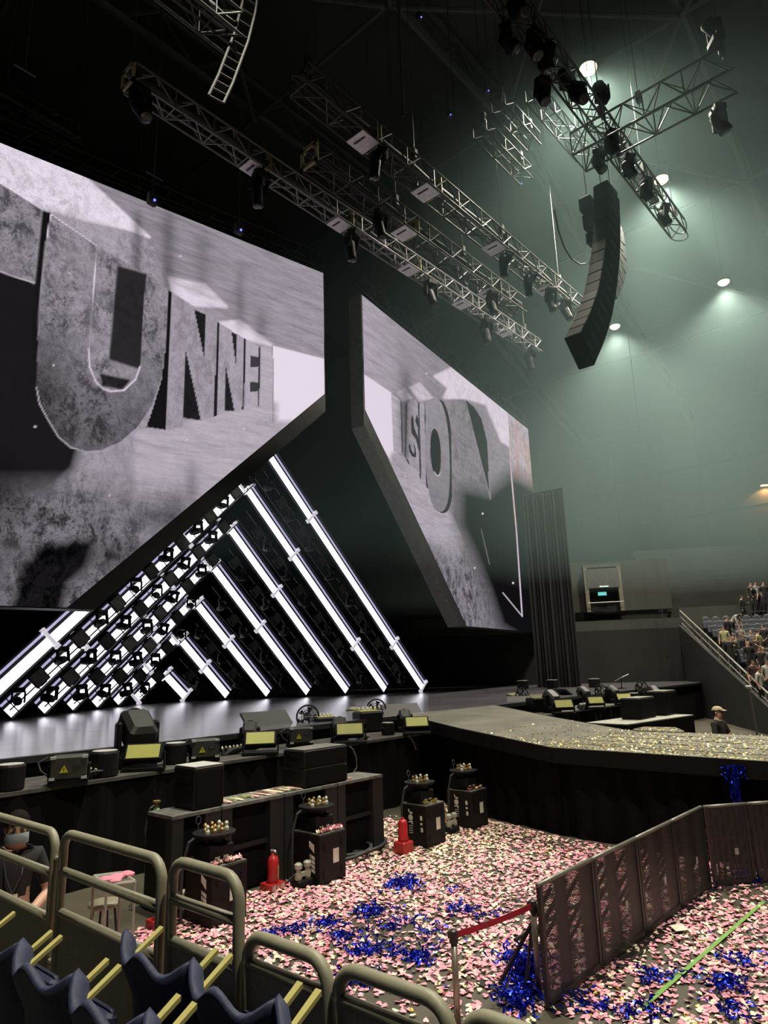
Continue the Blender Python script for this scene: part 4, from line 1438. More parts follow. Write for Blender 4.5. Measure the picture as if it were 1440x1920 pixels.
# beyond the runway
for a in (
    ('noz', 962, 1320, 'pale topped box first on the shelf beyond the runway', -0.4, 1.1),
    ('fan', 980, 1325, 'round fan first on the shelf beyond the runway', -0.6, 1.1),
    ('wedge', 975, 1330, 'dark tilted panel lying across the shelf just past the runway', -0.9, 1.0),
    ('noz', 1008, 1335, 'pale topped box beside the nearest yellow flood beyond the runway', -0.4, 1.4),
    ('head', 1036, 1336, 'moving head with a shiny lens beyond the runway, nearest one', -0.5, 1.4),
    ('flood', 1058, 1340, 'yellow-faced flood nearest the runway on its far side', -0.75, 1.2),
    ('wedge', 1064, 1318, 'dark tilted panel raised behind the first flood beyond the runway', 0.9, 1.3),
    ('head', 1096, 1320, 'moving head with a shiny lens beyond the runway, middle one', -0.5, 1.3),
    ('heap', 1095, 1330, 'pale connector heap beyond the runway', 0, 1.6),
    ('flood', 1118, 1330, 'yellow-faced flood second past the runway', -0.75, 1.1),
    ('fan', 1128, 1318, 'round fan second past the runway', -0.6, 1.1),
    ('head', 1150, 1318, 'moving head with a shiny lens beyond the runway, farthest one', -0.5, 1.3),
    ('flood', 1171, 1322, 'yellow-faced flood third past the runway', -0.75, 1.1),
    ('can', 1190, 1318, 'fog can between the last two floods past the runway', 0, 1.2),
    ('fan', 1205, 1313, 'round fan near the far end of the shelf', -0.6, 1.2),
    ('head', 1228, 1316, 'moving head near the far end of the shelf', -0.8, 1.2),
    ('flood', 1250, 1314, 'yellow-faced flood farthest along the shelf', -0.75, 1.1),
):
    kind, px, py, lab, rz, sc = a
    shelf_item(kind, px, py, lab, rz=rz, scale=sc * (0.7 if kind == 'head' else 0.85))
# monitor boxes on the far stage; light on their tops is painted pale
for i, (px, py, lab) in enumerate(((981, 1292, 'small pale topped box on the far stage, first from left'), (1036, 1291, 'small pale topped box on the far stage, second from left'), (1115, 1289, 'small pale topped box on the far stage, third from left'))):
    p = onz(px, py, DECK)
    t = thing('monitor_box', lab, 'box', p, group='pale topped boxes on the far stage')
    MB().bevbox(p + Vector((0, 0, 0.2)), (0.42, 0.4, 0.38), 0.03).build('body', M_DARKFIX, t)
    MB().box(p + Vector((0, 0, 0.395)), (0.40, 0.38, 0.015)).build('top', mat('pale_box_top', (0.55, 0.56, 0.52), 0.6), t)
    MB().box(p + Vector((0, -0.205, 0.2)), (0.34, 0.01, 0.28)).build('grille', M_GRILLE, t)
p = onz(1166, 1291, DECK)
t = thing('music_stand', 'pale sloping stand at the right end of the far stage', 'stand', p)
MB().tube(p, p + Vector((0, 0, 0.42)), 0.02, 6).build('pole', M_DARKFIX, t)
MB().box(p + Vector((0.1, 0, 0.46)), (0.75, 0.4, 0.03), Euler((R(-25), R(-8), 0)).to_matrix()).build('desk', mat('pale_box_top'), t)  # light on the desk is put into its pale colour
MB().lathe(p, [(0.2, 0), (0.2, 0.02), (0.03, 0.04)], 12).build('foot', M_DARKFIX, t)
# thin white cables hanging over the shelf edge
for (px, lab, pts) in ((664, 'thin pale cable hanging down beside the stacked speakers', [(655, 1399), (662, 1405), (668, 1420), (669, 1438), (661, 1452)]), (780, 'thin pale cable hanging from the flood nearest the runway', [(764, 1378), (772, 1386), (777, 1396), (780, 1406)])):
    P = [ony(x, y, 9.86) for x, y in pts]
    o = MB().pipe(P, 0.012, 6).build('thin_cable', mat('pale_cable', (0.35, 0.35, 0.33), 0.5), base=P[0])
    tag(o, lab, 'cable')
# dark speaker stacks and table beyond the runway
p0 = onz(1170, 1362, 0.55)
t = thing('platform_riser', 'low dark riser with a pale top strip beyond the runway', 'platform', (p0.x, p0.y, 0))
A0, A1 = onz(1176, 1358, 1.1), onz(1300, 1340, 1.1)
dirn = (A1 - A0).normalized()
sdn = Vector((-dirn.y, dirn.x, 0))
MB().prism([A0 - Vector((0, 0, 1.1)), A1 - Vector((0, 0, 1.1)), A1 - Vector((0, 0, .03)), A0 - Vector((0, 0, .03))], sdn * 1.35).build('body', M_SKIRT, t)
MB().prism([A0 - Vector((0, 0, .03)), A1 - Vector((0, 0, .03)), A1, A0], sdn * 1.35).build('top', mat('pale_riser_top', (0.34, 0.35, 0.30), 0.7), t)
for i, (px, py, w_, h_, lab) in enumerate(((1217, 1353, 1.3, 0.62, 'black speaker cabinet standing on the low riser beyond the runway'), (1262, 1346, 1.1, 0.75, 'taller black cabinet at the far end of the low riser'))):
    p = onz(px, py - 6, 1.1)
    t = thing('speaker_cabinet', lab, 'speaker', p)
    MB().bevbox(p + Vector((0, 0.3, h_ / 2)), (w_, 0.6, h_), 0.03).build('body', M_CASE, t)
    MB().box(p + Vector((0, 0.3, h_ + 0.006)), (w_ * .95, 0.56, 0.012)).build('top', mat('dusty_top', (0.22, 0.22, 0.19), 0.8), t)
    MB().box(p + Vector((0, -0.006, h_ / 2)), (w_ * .9, 0.012, h_ * .85)).build('grille', M_GRILLE, t)

# ------------------------------------------------------------------ row of subwoofers on the floor
SUBY = 7.88
SUBT = 1.13
M_SUBPIL = mat('sub_side_panel', (0.012, 0.011, 0.0105), 0.7)
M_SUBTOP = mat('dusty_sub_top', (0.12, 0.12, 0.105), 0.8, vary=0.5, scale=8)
subx = [4.96, 5.69, 6.75, 7.81, 8.86]
POSN = ['leftmost, under the lone tall speaker', 'second from left', 'third from left, under the stacked speakers', 'rightmost, ending the row']
for i in range(4):
    x0, x1 = subx[i] + 0.01, subx[i + 1] - 0.01
    t = thing('subwoofer', 'black subwoofer cabinet in the floor row, %s' % POSN[i], 'subwoofer', ((x0 + x1) / 2, SUBY + 0.3, 0), group='subwoofers on the floor')
    MB().bbox((x0, SUBY + 0.14, 0), (x1, SUBY + 0.58, SUBT - 0.04)).build('body', M_CASE, t)
    for a, b in ((x0, x0 + 0.16), (x1 - 0.24, x1)):
        MB().bbox((a, SUBY, 0), (b, SUBY + 0.14, SUBT - 0.04)).build('side_panel', M_SUBPIL, t)
    MB().bbox((x0 + 0.16, SUBY + 0.06, SUBT * 0.48), (x1 - 0.24, SUBY + 0.14, SUBT * 0.53)).build('divider', M_SUBPIL, t)
    for k in (0, 1):
        z0 = 0.04 if k == 0 else SUBT * 0.54
        MB().bbox((x0 + 0.18, SUBY + 0.11, z0), (x1 - 0.26, SUBY + 0.138, z0 + SUBT * 0.42)).build('grille', M_GRILLE, t)
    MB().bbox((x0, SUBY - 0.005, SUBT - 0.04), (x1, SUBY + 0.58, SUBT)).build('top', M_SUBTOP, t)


def cabinet(lab, lo, hi, name='speaker_cabinet', topm=None, grp=None):
    lo, hi = Vector(lo), Vector(hi)
    c = (lo + hi) / 2
    t = thing(name, lab, 'speaker', (c.x, c.y, lo.z), group=grp)
    s = hi - lo
    MB().bevbox(c, s, 0.02).build('body', M_CASE, t)
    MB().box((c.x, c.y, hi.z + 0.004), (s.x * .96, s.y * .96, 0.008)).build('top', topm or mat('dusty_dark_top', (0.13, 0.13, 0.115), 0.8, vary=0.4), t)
    MB().box((c.x, lo.y - 0.006, c.z), (s.x * .88, 0.012, s.z * .8)).build('grille', M_GRILLE, t)
    for dz in (-0.2, 0.2):
        MB().box((lo.x - 0.006, c.y, c.z + dz * s.z), (0.012, s.y * 0.5, s.z * 0.16)).build('side_handle', M_DARKFIX, t)
    return t


a = onz(640, 1462, SUBT)
cabinet('black speaker lower of the two stacked on the subwoofer row', (a.x - 0.92, SUBY + 0.05, SUBT + 0.002), (a.x, SUBY + 0.52, SUBT + 0.262), grp='stacked speakers')
cabinet('black speaker upper of the two stacked on the subwoofer row', (a.x - 0.92, SUBY + 0.05, SUBT + 0.275), (a.x, SUBY + 0.52, SUBT + 0.535), grp='stacked speakers')
a = onz(396, 1506, SUBT)
cabinet('tall black speaker standing alone on the left end of the subwoofer row', (a.x - 0.46, SUBY + 0.06, SUBT + 0.002), (a.x, SUBY + 0.54, SUBT + 0.52), topm=mat('pale_worn_top'))


# ------------------------------------------------------------------ flame machines on flight cases
def white_mark(m, P, pts):
    m.prism([P(a, b) for a, b in pts], (-0.003, 0, 0))


def flame_case(variant):
    t = thing('flame_case', 'x', 'flight case', local=True)
    w_, d_, h_ = 0.50, 0.54, 0.63
    MB().bevbox((0, 0, h_ / 2), (w_, d_, h_), 0.012).build('case', M_CASE, t)
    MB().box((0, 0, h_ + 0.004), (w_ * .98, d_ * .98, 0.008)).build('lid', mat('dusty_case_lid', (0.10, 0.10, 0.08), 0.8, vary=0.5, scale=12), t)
    # paper sheet on the front
    MB().prism([(0.00, -d_ / 2 - 0.002, 0.24), (0.11, -d_ / 2 - 0.002, 0.24), (0.11, -d_ / 2 - 0.002, 0.42), (0.00, -d_ / 2 - 0.002, 0.42)], (0, -0.003, 0)).build('paper_sheet', mat('paper', (0.62, 0.60, 0.50), 0.8), t)
    for dx in (-0.17, 0.17):
        for z in (0.14, 0.48):
            MB().box((dx, -d_ / 2 - 0.004, z), (0.035, 0.012, 0.09)).build('latch', M_DARKFIX, t)
    # white stencil on the left side; P(s, z): s from the rear edge to the front edge
    P = lambda s, z: Vector((-w_ / 2 - 0.001, d_ / 2 - s * d_, z))
    if variant == 'A':
        m = MB()
        white_mark(m, P, [(0.30, 0.56), (0.34, 0.56), (0.36, 0.525), (0.46, 0.52), (0.47, 0.495), (0.40, 0.49), (0.33, 0.515)])
        m.build('stencil_letter_r', M_WHITE, t)
        m = MB()
        white_mark(m, P, [(0.39 + 0.085 * math.cos(a), 0.435 + 0.048 * math.sin(a)) for a in [2 * math.pi * i / 18 for i in range(18)]])
        m.build('stencil_letter_o', M_WHITE, t)
        m = MB()
        white_mark(m, P, [(0.31, 0.375), (0.47, 0.385), (0.47, 0.335), (0.43, 0.335), (0.43, 0.36), (0.31, 0.355)])
        m.build('stencil_letter_t', M_WHITE, t)
        for k in range(4):
            m = MB()
            z = 0.315 - 0.035 * k
            white_mark(m, P, [(0.32, z), (0.47, z + 0.006), (0.47, z - 0.012), (0.32, z - 0.018)])
            m.build('stencil_bar', mat('worn_white_print', (0.34, 0.34, 0.30), 0.7), t)
        for pts in ([(0.76, 0.475), (0.84, 0.475), (0.84, 0.41), (0.76, 0.41)], [(0.80 + 0.04 * math.cos(a), 0.355 + 0.02 * math.sin(a)) for a in [2 * math.pi * i / 10 for i in range(10)]], [(0.77, 0.30), (0.85, 0.30), (0.85, 0.235), (0.77, 0.235)]):
            m = MB()
            white_mark(m, P, pts)
            m.build('stencil_mark', M_WHITE, t)
    else:
        for pts in ([(0.62, 0.545), (0.80, 0.50), (0.80, 0.40), (0.62, 0.47)],):
            m = MB()
            white_mark(m, P, pts)
            m.build('label_patch', M_WHITE, t)
        for k in range(4):
            z = 0.37 - 0.055 * k
            m = MB()
            white_mark(m, P, [(0.70, z), (0.82, z - 0.02), (0.82, z - 0.06), (0.70, z - 0.04)])
            m.build('stencil_bar', M_WHITE, t)
            m = MB()
            white_mark(m, P, [(0.64, z + 0.01), (0.67, z + 0.005), (0.67, z - 0.035), (0.64, z - 0.03)])
            m.build('stencil_mark', M_WHITE, t)
    return freeze(t)


def flame_head():
    t = thing('flame_machine', 'x', 'effect machine', local=True)
    MB().bevbox((0, 0, 0.10), (0.34, 0.34, 0.2), 0.02).build('base', M_DARKFIX, t)
    for dx in (-0.07, 0.05):
        MB().box((dx, -0.172, 0.06), (0.07, 0.01, 0.025)).build('display', mat('pale_display', (0.4, 0.4, 0.33), 0.5), t)
    MB().lathe((0, 0, 0.2), [(0.12, 0), (0.14, 0.05), (0.25, 0.09), (0.26, 0.12)], 14).build('tray', M_DARKFIX, t)
    k = 0
    for dx, dy in ((-0.14, -0.06), (-0.05, -0.08), (0.05, -0.08), (0.14, -0.05), (-0.09, 0.06), (0.02, 0.08), (0.11, 0.06)):
        MB().lathe((dx, dy, 0.30), [(0.028, 0), (0.03, 0.05), (0.018, 0.07), (0.024, 0.10), (0.012, 0.12)], 8).build('nozzle', M_BRASS if k % 3 else mat('pale_nozzle'), t)
        k += 1
    ring = [(-0.16 + 0.035 * math.cos(a), 0.1, 0.46 + 0.045 * math.sin(a)) for a in [2 * math.pi * i / 12 for i in range(12)]]
    MB().pipe(ring, 0.006, 5, closed=True).build('hook_ring', M_WIRE, t)
    MB().tube((-0.16, 0.1, 0.30), (-0.16, 0.1, 0.42), 0.006, 5).build('hook_stem', M_WIRE, t)
    MB().pipe([(-0.2, 0.05, 0.3), (-0.3, 0.08, 0.24), (-0.36, 0.1, 0.0), (-0.37, 0.1, -0.3), (-0.36, 0.1, -0.6)], 0.018, 6).build('hose', M_CABLE, t)
    return freeze(t)


FCA, FCB, FH = flame_case('A'), flame_case('B'), flame_head()
# corner nearest the viewpoint is given; the case's centre lies behind it
for (cx, cy, v, lc, lh) in ((395, 1745, FCB, 'black flight case behind the third rail panel, nearest the left', 'flame machine with pale nozzles on the case nearest the left'),
                            (600, 1663, FCB, 'black flight case with a paper sheet in front of the subwoofers', 'flame machine with brass nozzles in front of the subwoofers'),
                            (802, 1592, FCA, 'stencilled black flight case beside the plain red extinguisher', 'flame machine on the stencilled case beside the red extinguisher'),
                            (887, 1557, FCA, 'stencilled black flight case farthest off, by the runway curtain', 'flame machine on the farthest case by the runway curtain')):
    p = onz(cx, cy, 0) + Vector((0.25, 0.27, 0))
    first_or_copy(v, USED, p, 0, lc, 'flight cases under the flame machines')
    first_or_copy(FH, USED, p + Vector((-0.02, 0.03, 0.64)), 0, lh, 'flame machines on flight cases')


# ------------------------------------------------------------------ extinguishers
def text_mesh(txt, size, m_):
    cu = bpy.data.curves.new('lettering', 'FONT')
    cu.body = txt
    cu.size = size
    cu.align_x = 'CENTER'
    cu.align_y = 'CENTER'
    cu.extrude = 0.001
    o = bpy.data.objects.new('lettering_tmp', cu)
    COL.objects.link(o)
    dg = bpy.context.evaluated_depsgraph_get()
    me = bpy.data.meshes.new_from_object(o.evaluated_get(dg))
    bpy.data.objects.remove(o)
    me.materials.clear()
    me.materials.append(m_)
    return me


def extinguisher(label, p, kind):
    t = thing('fire_extinguisher', label, 'extinguisher', p, group='red extinguishers')
    if kind == 'open':
        MB().box(p + Vector((0, 0, 0.045)), (0.26, 0.22, 0.09)).build('base_box', M_RED, t)
        me = text_mesh('滅火器', 0.075, M_WHITE)
        o = part_copy(me, 'lettering', t, (0, -0.1115, 0.045), Euler((R(90), 0, 0)).to_quaternion())
        MB().lathe(p + Vector((0, 0, 0.09)), [(0.07, 0), (0.075, 0.02), (0.075, 0.26), (0.06, 0.31), (0.025, 0.335), (0.022, 0.36)], 16).build('cylinder', M_RED, t, True)
        MB().bevbox(p + Vector((0, 0, 0.47)), (0.03, 0.1, 0.04), 0.01).build('valve', M_CHROME, t)
        MB().pipe([p + Vector(v) for v in ((0.02, 0.04, 0.46), (0.09, 0.04, 0.42), (0.105, 0.02, 0.3), (0.095, 0, 0.2))], 0.012, 6).build('hose', M_CABLE, t)
        lab = []
        for i in range(7):
            a = R(-115 + 16 * i + 40)
            lab.append(a)
        m = MB()
        for i in range(6):
            a, b = lab[i], lab[i + 1]
            q = lambda an, z: p + Vector((0.0765 * math.cos(an), 0.0765 * math.sin(an), z))
            m.quad(q(a, 0.14), q(b, 0.14), q(b, 0.30), q(a, 0.30))
        m.build('label_sticker', mat('yellow_label', (0.6, 0.5, 0.12), 0.6), t)
    else:
        MB().bevbox(p + Vector((0, 0, 0.09)), (0.24, 0.22, 0.18), 0.015).build('base_box', M_RED, t)
        MB().lathe(p + Vector((0, 0, 0.18)), [(0.085, 0), (0.085, 0.05), (0.075, 0.07), (0.075, 0.26), (0.06, 0.30), (0.03, 0.315)], 16).build('cylinder', M_RED, t, True)
        MB().lathe(p + Vector((0, 0, 0.49)), [(0.03, 0), (0.025, 0.03)], 10).build('cap', M_RED, t)
    return t


extinguisher('red fire extinguisher on a lettered base, in front of the subwoofers', onz(512, 1668, 0), 'open')
extinguisher('plain red extinguisher standing on a square red base', onz(757, 1600, 0), 'plain')
extinguisher('red fire extinguisher partly hidden by the second rail panel', onz(302, 1738, 0), 'open')


# grey-green power couplers on the floor
def coupler(label, p):
    t = thing('cable_coupler', label, 'connector', p, group='power couplers beside the cases')
    MB().bevbox(p + Vector((0, 0, 0.05)), (0.26, 0.2, 0.1), 0.02).build('base', M_DARKFIX, t)
    for dx in (-0.08, 0.08):
        b = MB().lathe(p + Vector((dx, -0.02, 0.10)), [(0.045, 0), (0.05, 0.02), (0.05, 0.08), (0.035, 0.09), (0.035, 0.13), (0.055, 0.14), (0.055, 0.19), (0.03, 0.21)], 12).build('plug', mat('pale_coupler', (0.36, 0.37, 0.28), 0.45), t)
    MB().box(p + Vector((0, -0.03, 0.16)), (0.1, 0.05, 0.05)).build('clip', mat('pale_coupler'), t)
    MB().pipe([p + Vector(v) for v in ((0, 0.05, 0.08), (0.02, 0.14, 0.12), (-0.06, 0.2, 0.05), (-0.16, 0.22, 0.02))], 0.02, 6).build('cable', M_CABLE, t)
    return t


coupler('grey-green cable coupler beside the case nearest the left', onz(352, 1718, 0))
coupler('grey-green cable coupler beside the case in front of the subwoofers', onz(566, 1662, 0))
coupler('grey-green cable coupler beside the farthest case', onz(846, 1560, 0))
# heavy cables lying beside the third case
for k, (x0, y0, lab) in enumerate(((660, 1612, 'thick black cable curled on the floor at the end of the subwoofers'), (690, 1600, 'second black cable curled on the floor at the end of the subwoofers'))):
    p = onz(x0, y0, 0.03)
    pts = [p + Vector((0.35 * math.cos(a) * (1 + .1 * a), 0.28 * math.sin(a) + 0.03 * a, 0.02 + 0.012 * a)) for a in [0.5 * i for i in range(20)]]
    o = MB().pipe(pts, 0.03, 6).build('power_cable', mat('matt_cable', (0.012, 0.012, 0.012), 0.7), base=p)
    tag(o, lab, 'cable')

# ------------------------------------------------------------------ corner at left: gas bottle, blower, table, stool
p = onz(286, 1690, 0)
t = thing('gas_bottle', 'green gas bottle standing left of the subwoofer row', 'bottle', p)
zt = 1.12
MB().lathe(p, [(0.10, 0), (0.115, 0.02), (0.115, zt - 0.25), (0.10, zt - 0.13), (0.05, zt - 0.04), (0.035, zt)], 16).build('tank', mat('green_tank', (0.13, 0.24, 0.08), 0.4), t, True)
MB().lathe(p + Vector((0, 0, zt)), [(0.03, 0), (0.03, 0.06), (0.05, 0.065), (0.05, 0.09)], 10).build('valve', M_BRASS, t)
MB().pipe([p + Vector(v) for v in ((0, 0, zt + 0.05), (-0.12, -0.05, zt + 0.02), (-0.2, -0.08, zt - 0.25), (-0.17, -0.08, zt - 0.6), (-0.05, -0.14, zt - 0.85))], 0.014, 6).build('hose', M_CABLE, t)
p = onz(345, 1672, 0)
t = thing('confetti_blower', 'dark covered blower with a short round pipe on top, left of the subwoofers', 'blower', p)
m = MB()
ring = []
for z, s in ((0, .42), (0.35, .40), (0.8, .36), (1.02, .30)):
    ring.append([p + Vector((s * math.cos(a) * (1 + .08 * math.sin(5 * a + z * 4)), .8 * s * math.sin(a) * (1 + .08 * math.sin(4 * a + z * 6)), z)) for a in [2 * math.pi * i / 18 for i in range(18)]])
vs = [v for r_ in ring for v in r_]
fs = [(k * 18 + i, k * 18 + (i + 1) % 18, (k + 1) * 18 + (i + 1) % 18, (k + 1) * 18 + i) for k in range(3) for i in range(18)] + [tuple(54 + i for i in range(18))]
m.add(vs, fs).build('cover', mat('dark_tarpaulin', (0.03, 0.03, 0.024), 0.6, bump=0.3), t, True)
MB().lathe(p + Vector((-0.12, -0.1, 1.10)), [(0.07, 0), (0.07, 0.35), (0.085, 0.42), (0.095, 0.5), (0.075, 0.5)], 16, axis=(1, -0.2, 0.05)).build('pipe', mat('dull_pipe', (0.16, 0.155, 0.12), 0.5), t, True)
TT = 0.75
q = [onz(x, y, TT) for x, y in ((176, 1643), (200, 1660), (253, 1653))]
q.append(q[0] + q[2] - q[1])
c = (q[0] + q[2]) / 2
t = thing('side_table', 'small thin-legged table heaped with pink confetti behind the rails', 'table', (c.x, c.y, 0))
MB().prism([v for v in q], (0, 0, -0.012)).build('top', mat('table_glass', (0.10, 0.10, 0.09), 0.3), t)
for i in range(4):
    MB().tube(q[i], q[(i + 1) % 4], 0.018, 6).build('edge_bar', mat('table_metal', (0.30, 0.29, 0.24), 0.5), t)
    MB().tube((q[i].x, q[i].y, 0), q[i], 0.016, 6).build('leg', mat('table_metal'), t)
pk = c.lerp(q[2], 0.35)
m = MB()
for k in range(9):
    m.sphere(pk + Vector((rnd.uniform(-.14, .14), rnd.uniform(-.08, .08), 0.02)), rnd.uniform(.05, .08), 8, 5, (1.2, 1, .5))
o = m.build('confetti_heap', mat('pink_heap', (0.62, 0.22, 0.30), 0.8, bump=0.5, scale=30), base=pk)
tag(o, 'soft heap of pink confetti lying on the small table', 'confetti', kind='stuff')
p = onz(190, 1715, 0.0)
p = onz(196, 1690, 0.45)
t = thing('round_stool', 'stool with a round grey-green top below the small table', 'stool', (p.x, p.y, 0))
MB().lathe((p.x, p.y, 0.40), [(0.15, 0), (0.17, 0.02), (0.165, 0.05), (0.05, 0.065)], 18).build('seat', mat('grey_green_rail_paint'), t, True)
for k in range(4):
    a = math.pi / 4 + k * math.pi / 2
    MB().tube((p.x + .11 * math.cos(a), p.y + .11 * math.sin(a), 0.4), (p.x + .16 * math.cos(a), p.y + .16 * math.sin(a), 0), 0.012, 6).build('leg', M_ALUDARK, t)

# ------------------------------------------------------------------ stand the viewpoint is on, its front rail panels and seats
XB = 1.84
sb = tag(MB().prism([(-6, -10, 0), (1.98, -10, 0), (1.98, 9.5, 0), (-6, 9.5, 0)], (0, 0, 0.98)).build('stand_platform', mat('stand_concrete', (0.05, 0.048, 0.04), 0.85, vary=0.2, scale=3), base=(0, 0, 0)), kind='structure')


def rail_panel(label, y0, y1, ztop, zmids, r_=0.024):
    # y0 far end, y1 near end, along X = XB; a hoop of tube with cross tubes and a sheet below
    t = thing('rail_panel', label, 'railing', (XB, (y0 + y1) / 2, 0.98), group='front rail panels')
    rr = 0.09
    pts = [(XB, y0, 0.98)]
    for i in range(7):
        a = math.pi - i * math.pi / 12
        pts.append((XB, y0 - rr - rr * math.cos(a), ztop - rr + rr * math.sin(a)))
    for i in range(7):
        a = math.pi / 2 - i * math.pi / 12
        pts.append((XB, y1 + rr - rr * math.cos(a), ztop - rr + rr * math.sin(a)))
    pts.append((XB, y1, 0.98))
    MB().pipe(pts, r_, 12).build('hoop', M_RAIL, t, True)
    for z in zmids:
        MB().tube((XB, y0, z), (XB, y1, z), r_ * 0.92, 12).build('cross_tube', M_RAIL, t, True)
    MB().bbox((XB - 0.006, y1 + 0.01, 1.0), (XB + 0.006, y0 - 0.01, zmids[-1])).build('sheet', M_SHEET, t)
    return t


rail_panel('rail panel at the left edge, in front of the man', 5.25, 4.07, 1.975, (1.77, 1.55))
rail_panel('widest full rail panel, second from the left edge', 3.97, 2.985, 1.99, (1.80, 1.60))
rail_panel('narrow rail panel with two cross tubes, third from the left edge', 2.90, 2.42, 2.005, (1.85, 1.685))
rail_panel('lower rail panel just right of the step down', 2.36, 1.915, 1.82, (1.72,))
rail_panel('lower rail panel second right of the step down', 1.865, 1.395, 1.82, (1.72,))
rail_panel('lower rail panel at the bottom edge right of the others', 1.345, 0.85, 1.82, (1.72,))
for z, y in ((1.85, 4.02), (1.35, 4.02)):
    o = MB().tube((XB, y - 0.06, z), (XB, y + 0.06, z), 0.014, 8).build('panel_link', M_RAIL, base=(XB, y, z))
    tag(o, 'small bar joining the first two rail panels, %s one' % ('upper' if z > 1.5 else 'lower'), 'bracket')


# seats
def seat_proto():
    t = thing('stadium_seat', 'x', 'seat', local=True)
    # back shell seen from behind: wavy top, x forward (+X), y along the row, z up (0 = tread)
    m = MB()
    W, n = 0.465, 20
    fr, bk = [], []
    for i in range(n + 1):
        y = -W / 2 + W * i / n
        u = 2 * y / W
        top = 0.80 + 0.028 * math.cos(2 * math.pi * u + 0.4) + 0.04 * max(0, u - 0.72)
        bow = 0.07 * (1 - u * u) - 0.03 * max(0, abs(u) - .7)
        for (z, lean) in ((0.40, 0.02), (0.62, 0.0), (top - 0.05, -0.035), (top, -0.055 - 0.02)):
            fr.append((-bow + lean + 0.05, y, z))
        for (z, lean) in ((0.40, 0.0), (0.62, -0.025), (top - 0.04, -0.075), (top - 0.012, -0.085)):
            bk.append((-bow + lean + 0.04, y, z))
    q = 4
    fs = []
    N = len(fr)
    for i in range(n):
        for k in range(q - 1):
            fs.append((i * q + k, (i + 1) * q + k, (i + 1) * q + k + 1, i * q + k + 1))
            fs.append((N + i * q + k, N + i * q + k + 1, N + (i + 1) * q + k + 1, N + (i + 1) * q + k))
        fs.append((i * q + 3, (i + 1) * q + 3, N + (i + 1) * q + 3, N + i * q + 3))
        fs.append((i * q, N + i * q, N + (i + 1) * q, (i + 1) * q))
    for i in (0, n):
        for k in range(q - 1):
            fs.append((i * q + k, i * q + k + 1, N + i * q + k + 1, N + i * q + k))
    m.add(fr + bk, fs).build('backrest', M_SEAT, t, True)
    MB().bevbox((0.13, 0, 0.50), (0.05, 0.36, 0.26), 0.03, Euler((0, R(14), 0)).to_matrix()).build('folded_seat', M_SEAT, t)
    for s_ in (-1, 1):
        MB().prism([(-0.01, 0.19 * s_ - 0.011, 0.73), (0.115, 0.19 * s_ - 0.014, 0.80), (0.115, 0.19 * s_ + 0.014, 0.80), (-0.01, 0.19 * s_ + 0.011, 0.73)], (0, 0, 0.016)).build('armrest', M_ARM, t)
    MB().box((0.0, 0, 0.21), (0.05, 0.07, 0.42)).build('post', mat('tan_post', (0.22, 0.19, 0.12), 0.6), t)
    MB().box((0.03, 0, 0.41), (0.1, 0.3, 0.04)).build('seat_beam', mat('tan_post'), t)
    return freeze(t)


SE = seat_proto()
WORD = ['first', 'second', 'third', 'fourth', 'fifth', 'sixth']
for i in range(5):
    first_or_copy(SE, USED, (1.30, 3.30 - 0.47 * i, 0.982), 0, 'navy seat in the nearer row, %s from the left edge' % WORD[i], 'navy seats in the nearer row')
for i in range(3):
    first_or_copy(SE, USED, (1.60, 2.58 - 0.47 * i, 0.982), 0, 'navy seat in the row against the rail panels, %s from left' % WORD[i], 'navy seats in the front row')


# ------------------------------------------------------------------ mesh crowd barriers on the floor
def mesh_mat():
    m = bpy.data.materials.new('perforated_black_sheet')
    m.use_nodes = True
    nt = m.node_tree
    b = nt.nodes['Principled BSDF']
    b.inputs['Base Color'].default_value = (0.022, 0.018, 0.017, 1)
    b.inputs['Roughness'].default_value = 0.5
    tc = nt.nodes.new('ShaderNodeTexCoord')
    vo = nt.nodes.new('ShaderNodeTexVoronoi')
    vo.inputs['Scale'].default_value = 75
    vo.inputs['Randomness'].default_value = 0.0
    nt.links.new(tc.outputs['Object'], vo.inputs['Vector'])
    mt = nt.nodes.new('ShaderNodeMath')
    mt.operation = 'GREATER_THAN'
    mt.inputs[1].default_value = 0.37
    nt.links.new(vo.outputs['Distance'], mt.inputs[0])
    nt.links.new(mt.outputs[0], b.inputs['Alpha'])
    return m


M_MESH = mesh_mat()
M_BFRAME = mat('black_barrier_frame', (0.022, 0.019, 0.018), 0.45)
M_BRAIL = mat('worn_barrier_rail', (0.20, 0.20, 0.165), 0.4, 0.5)


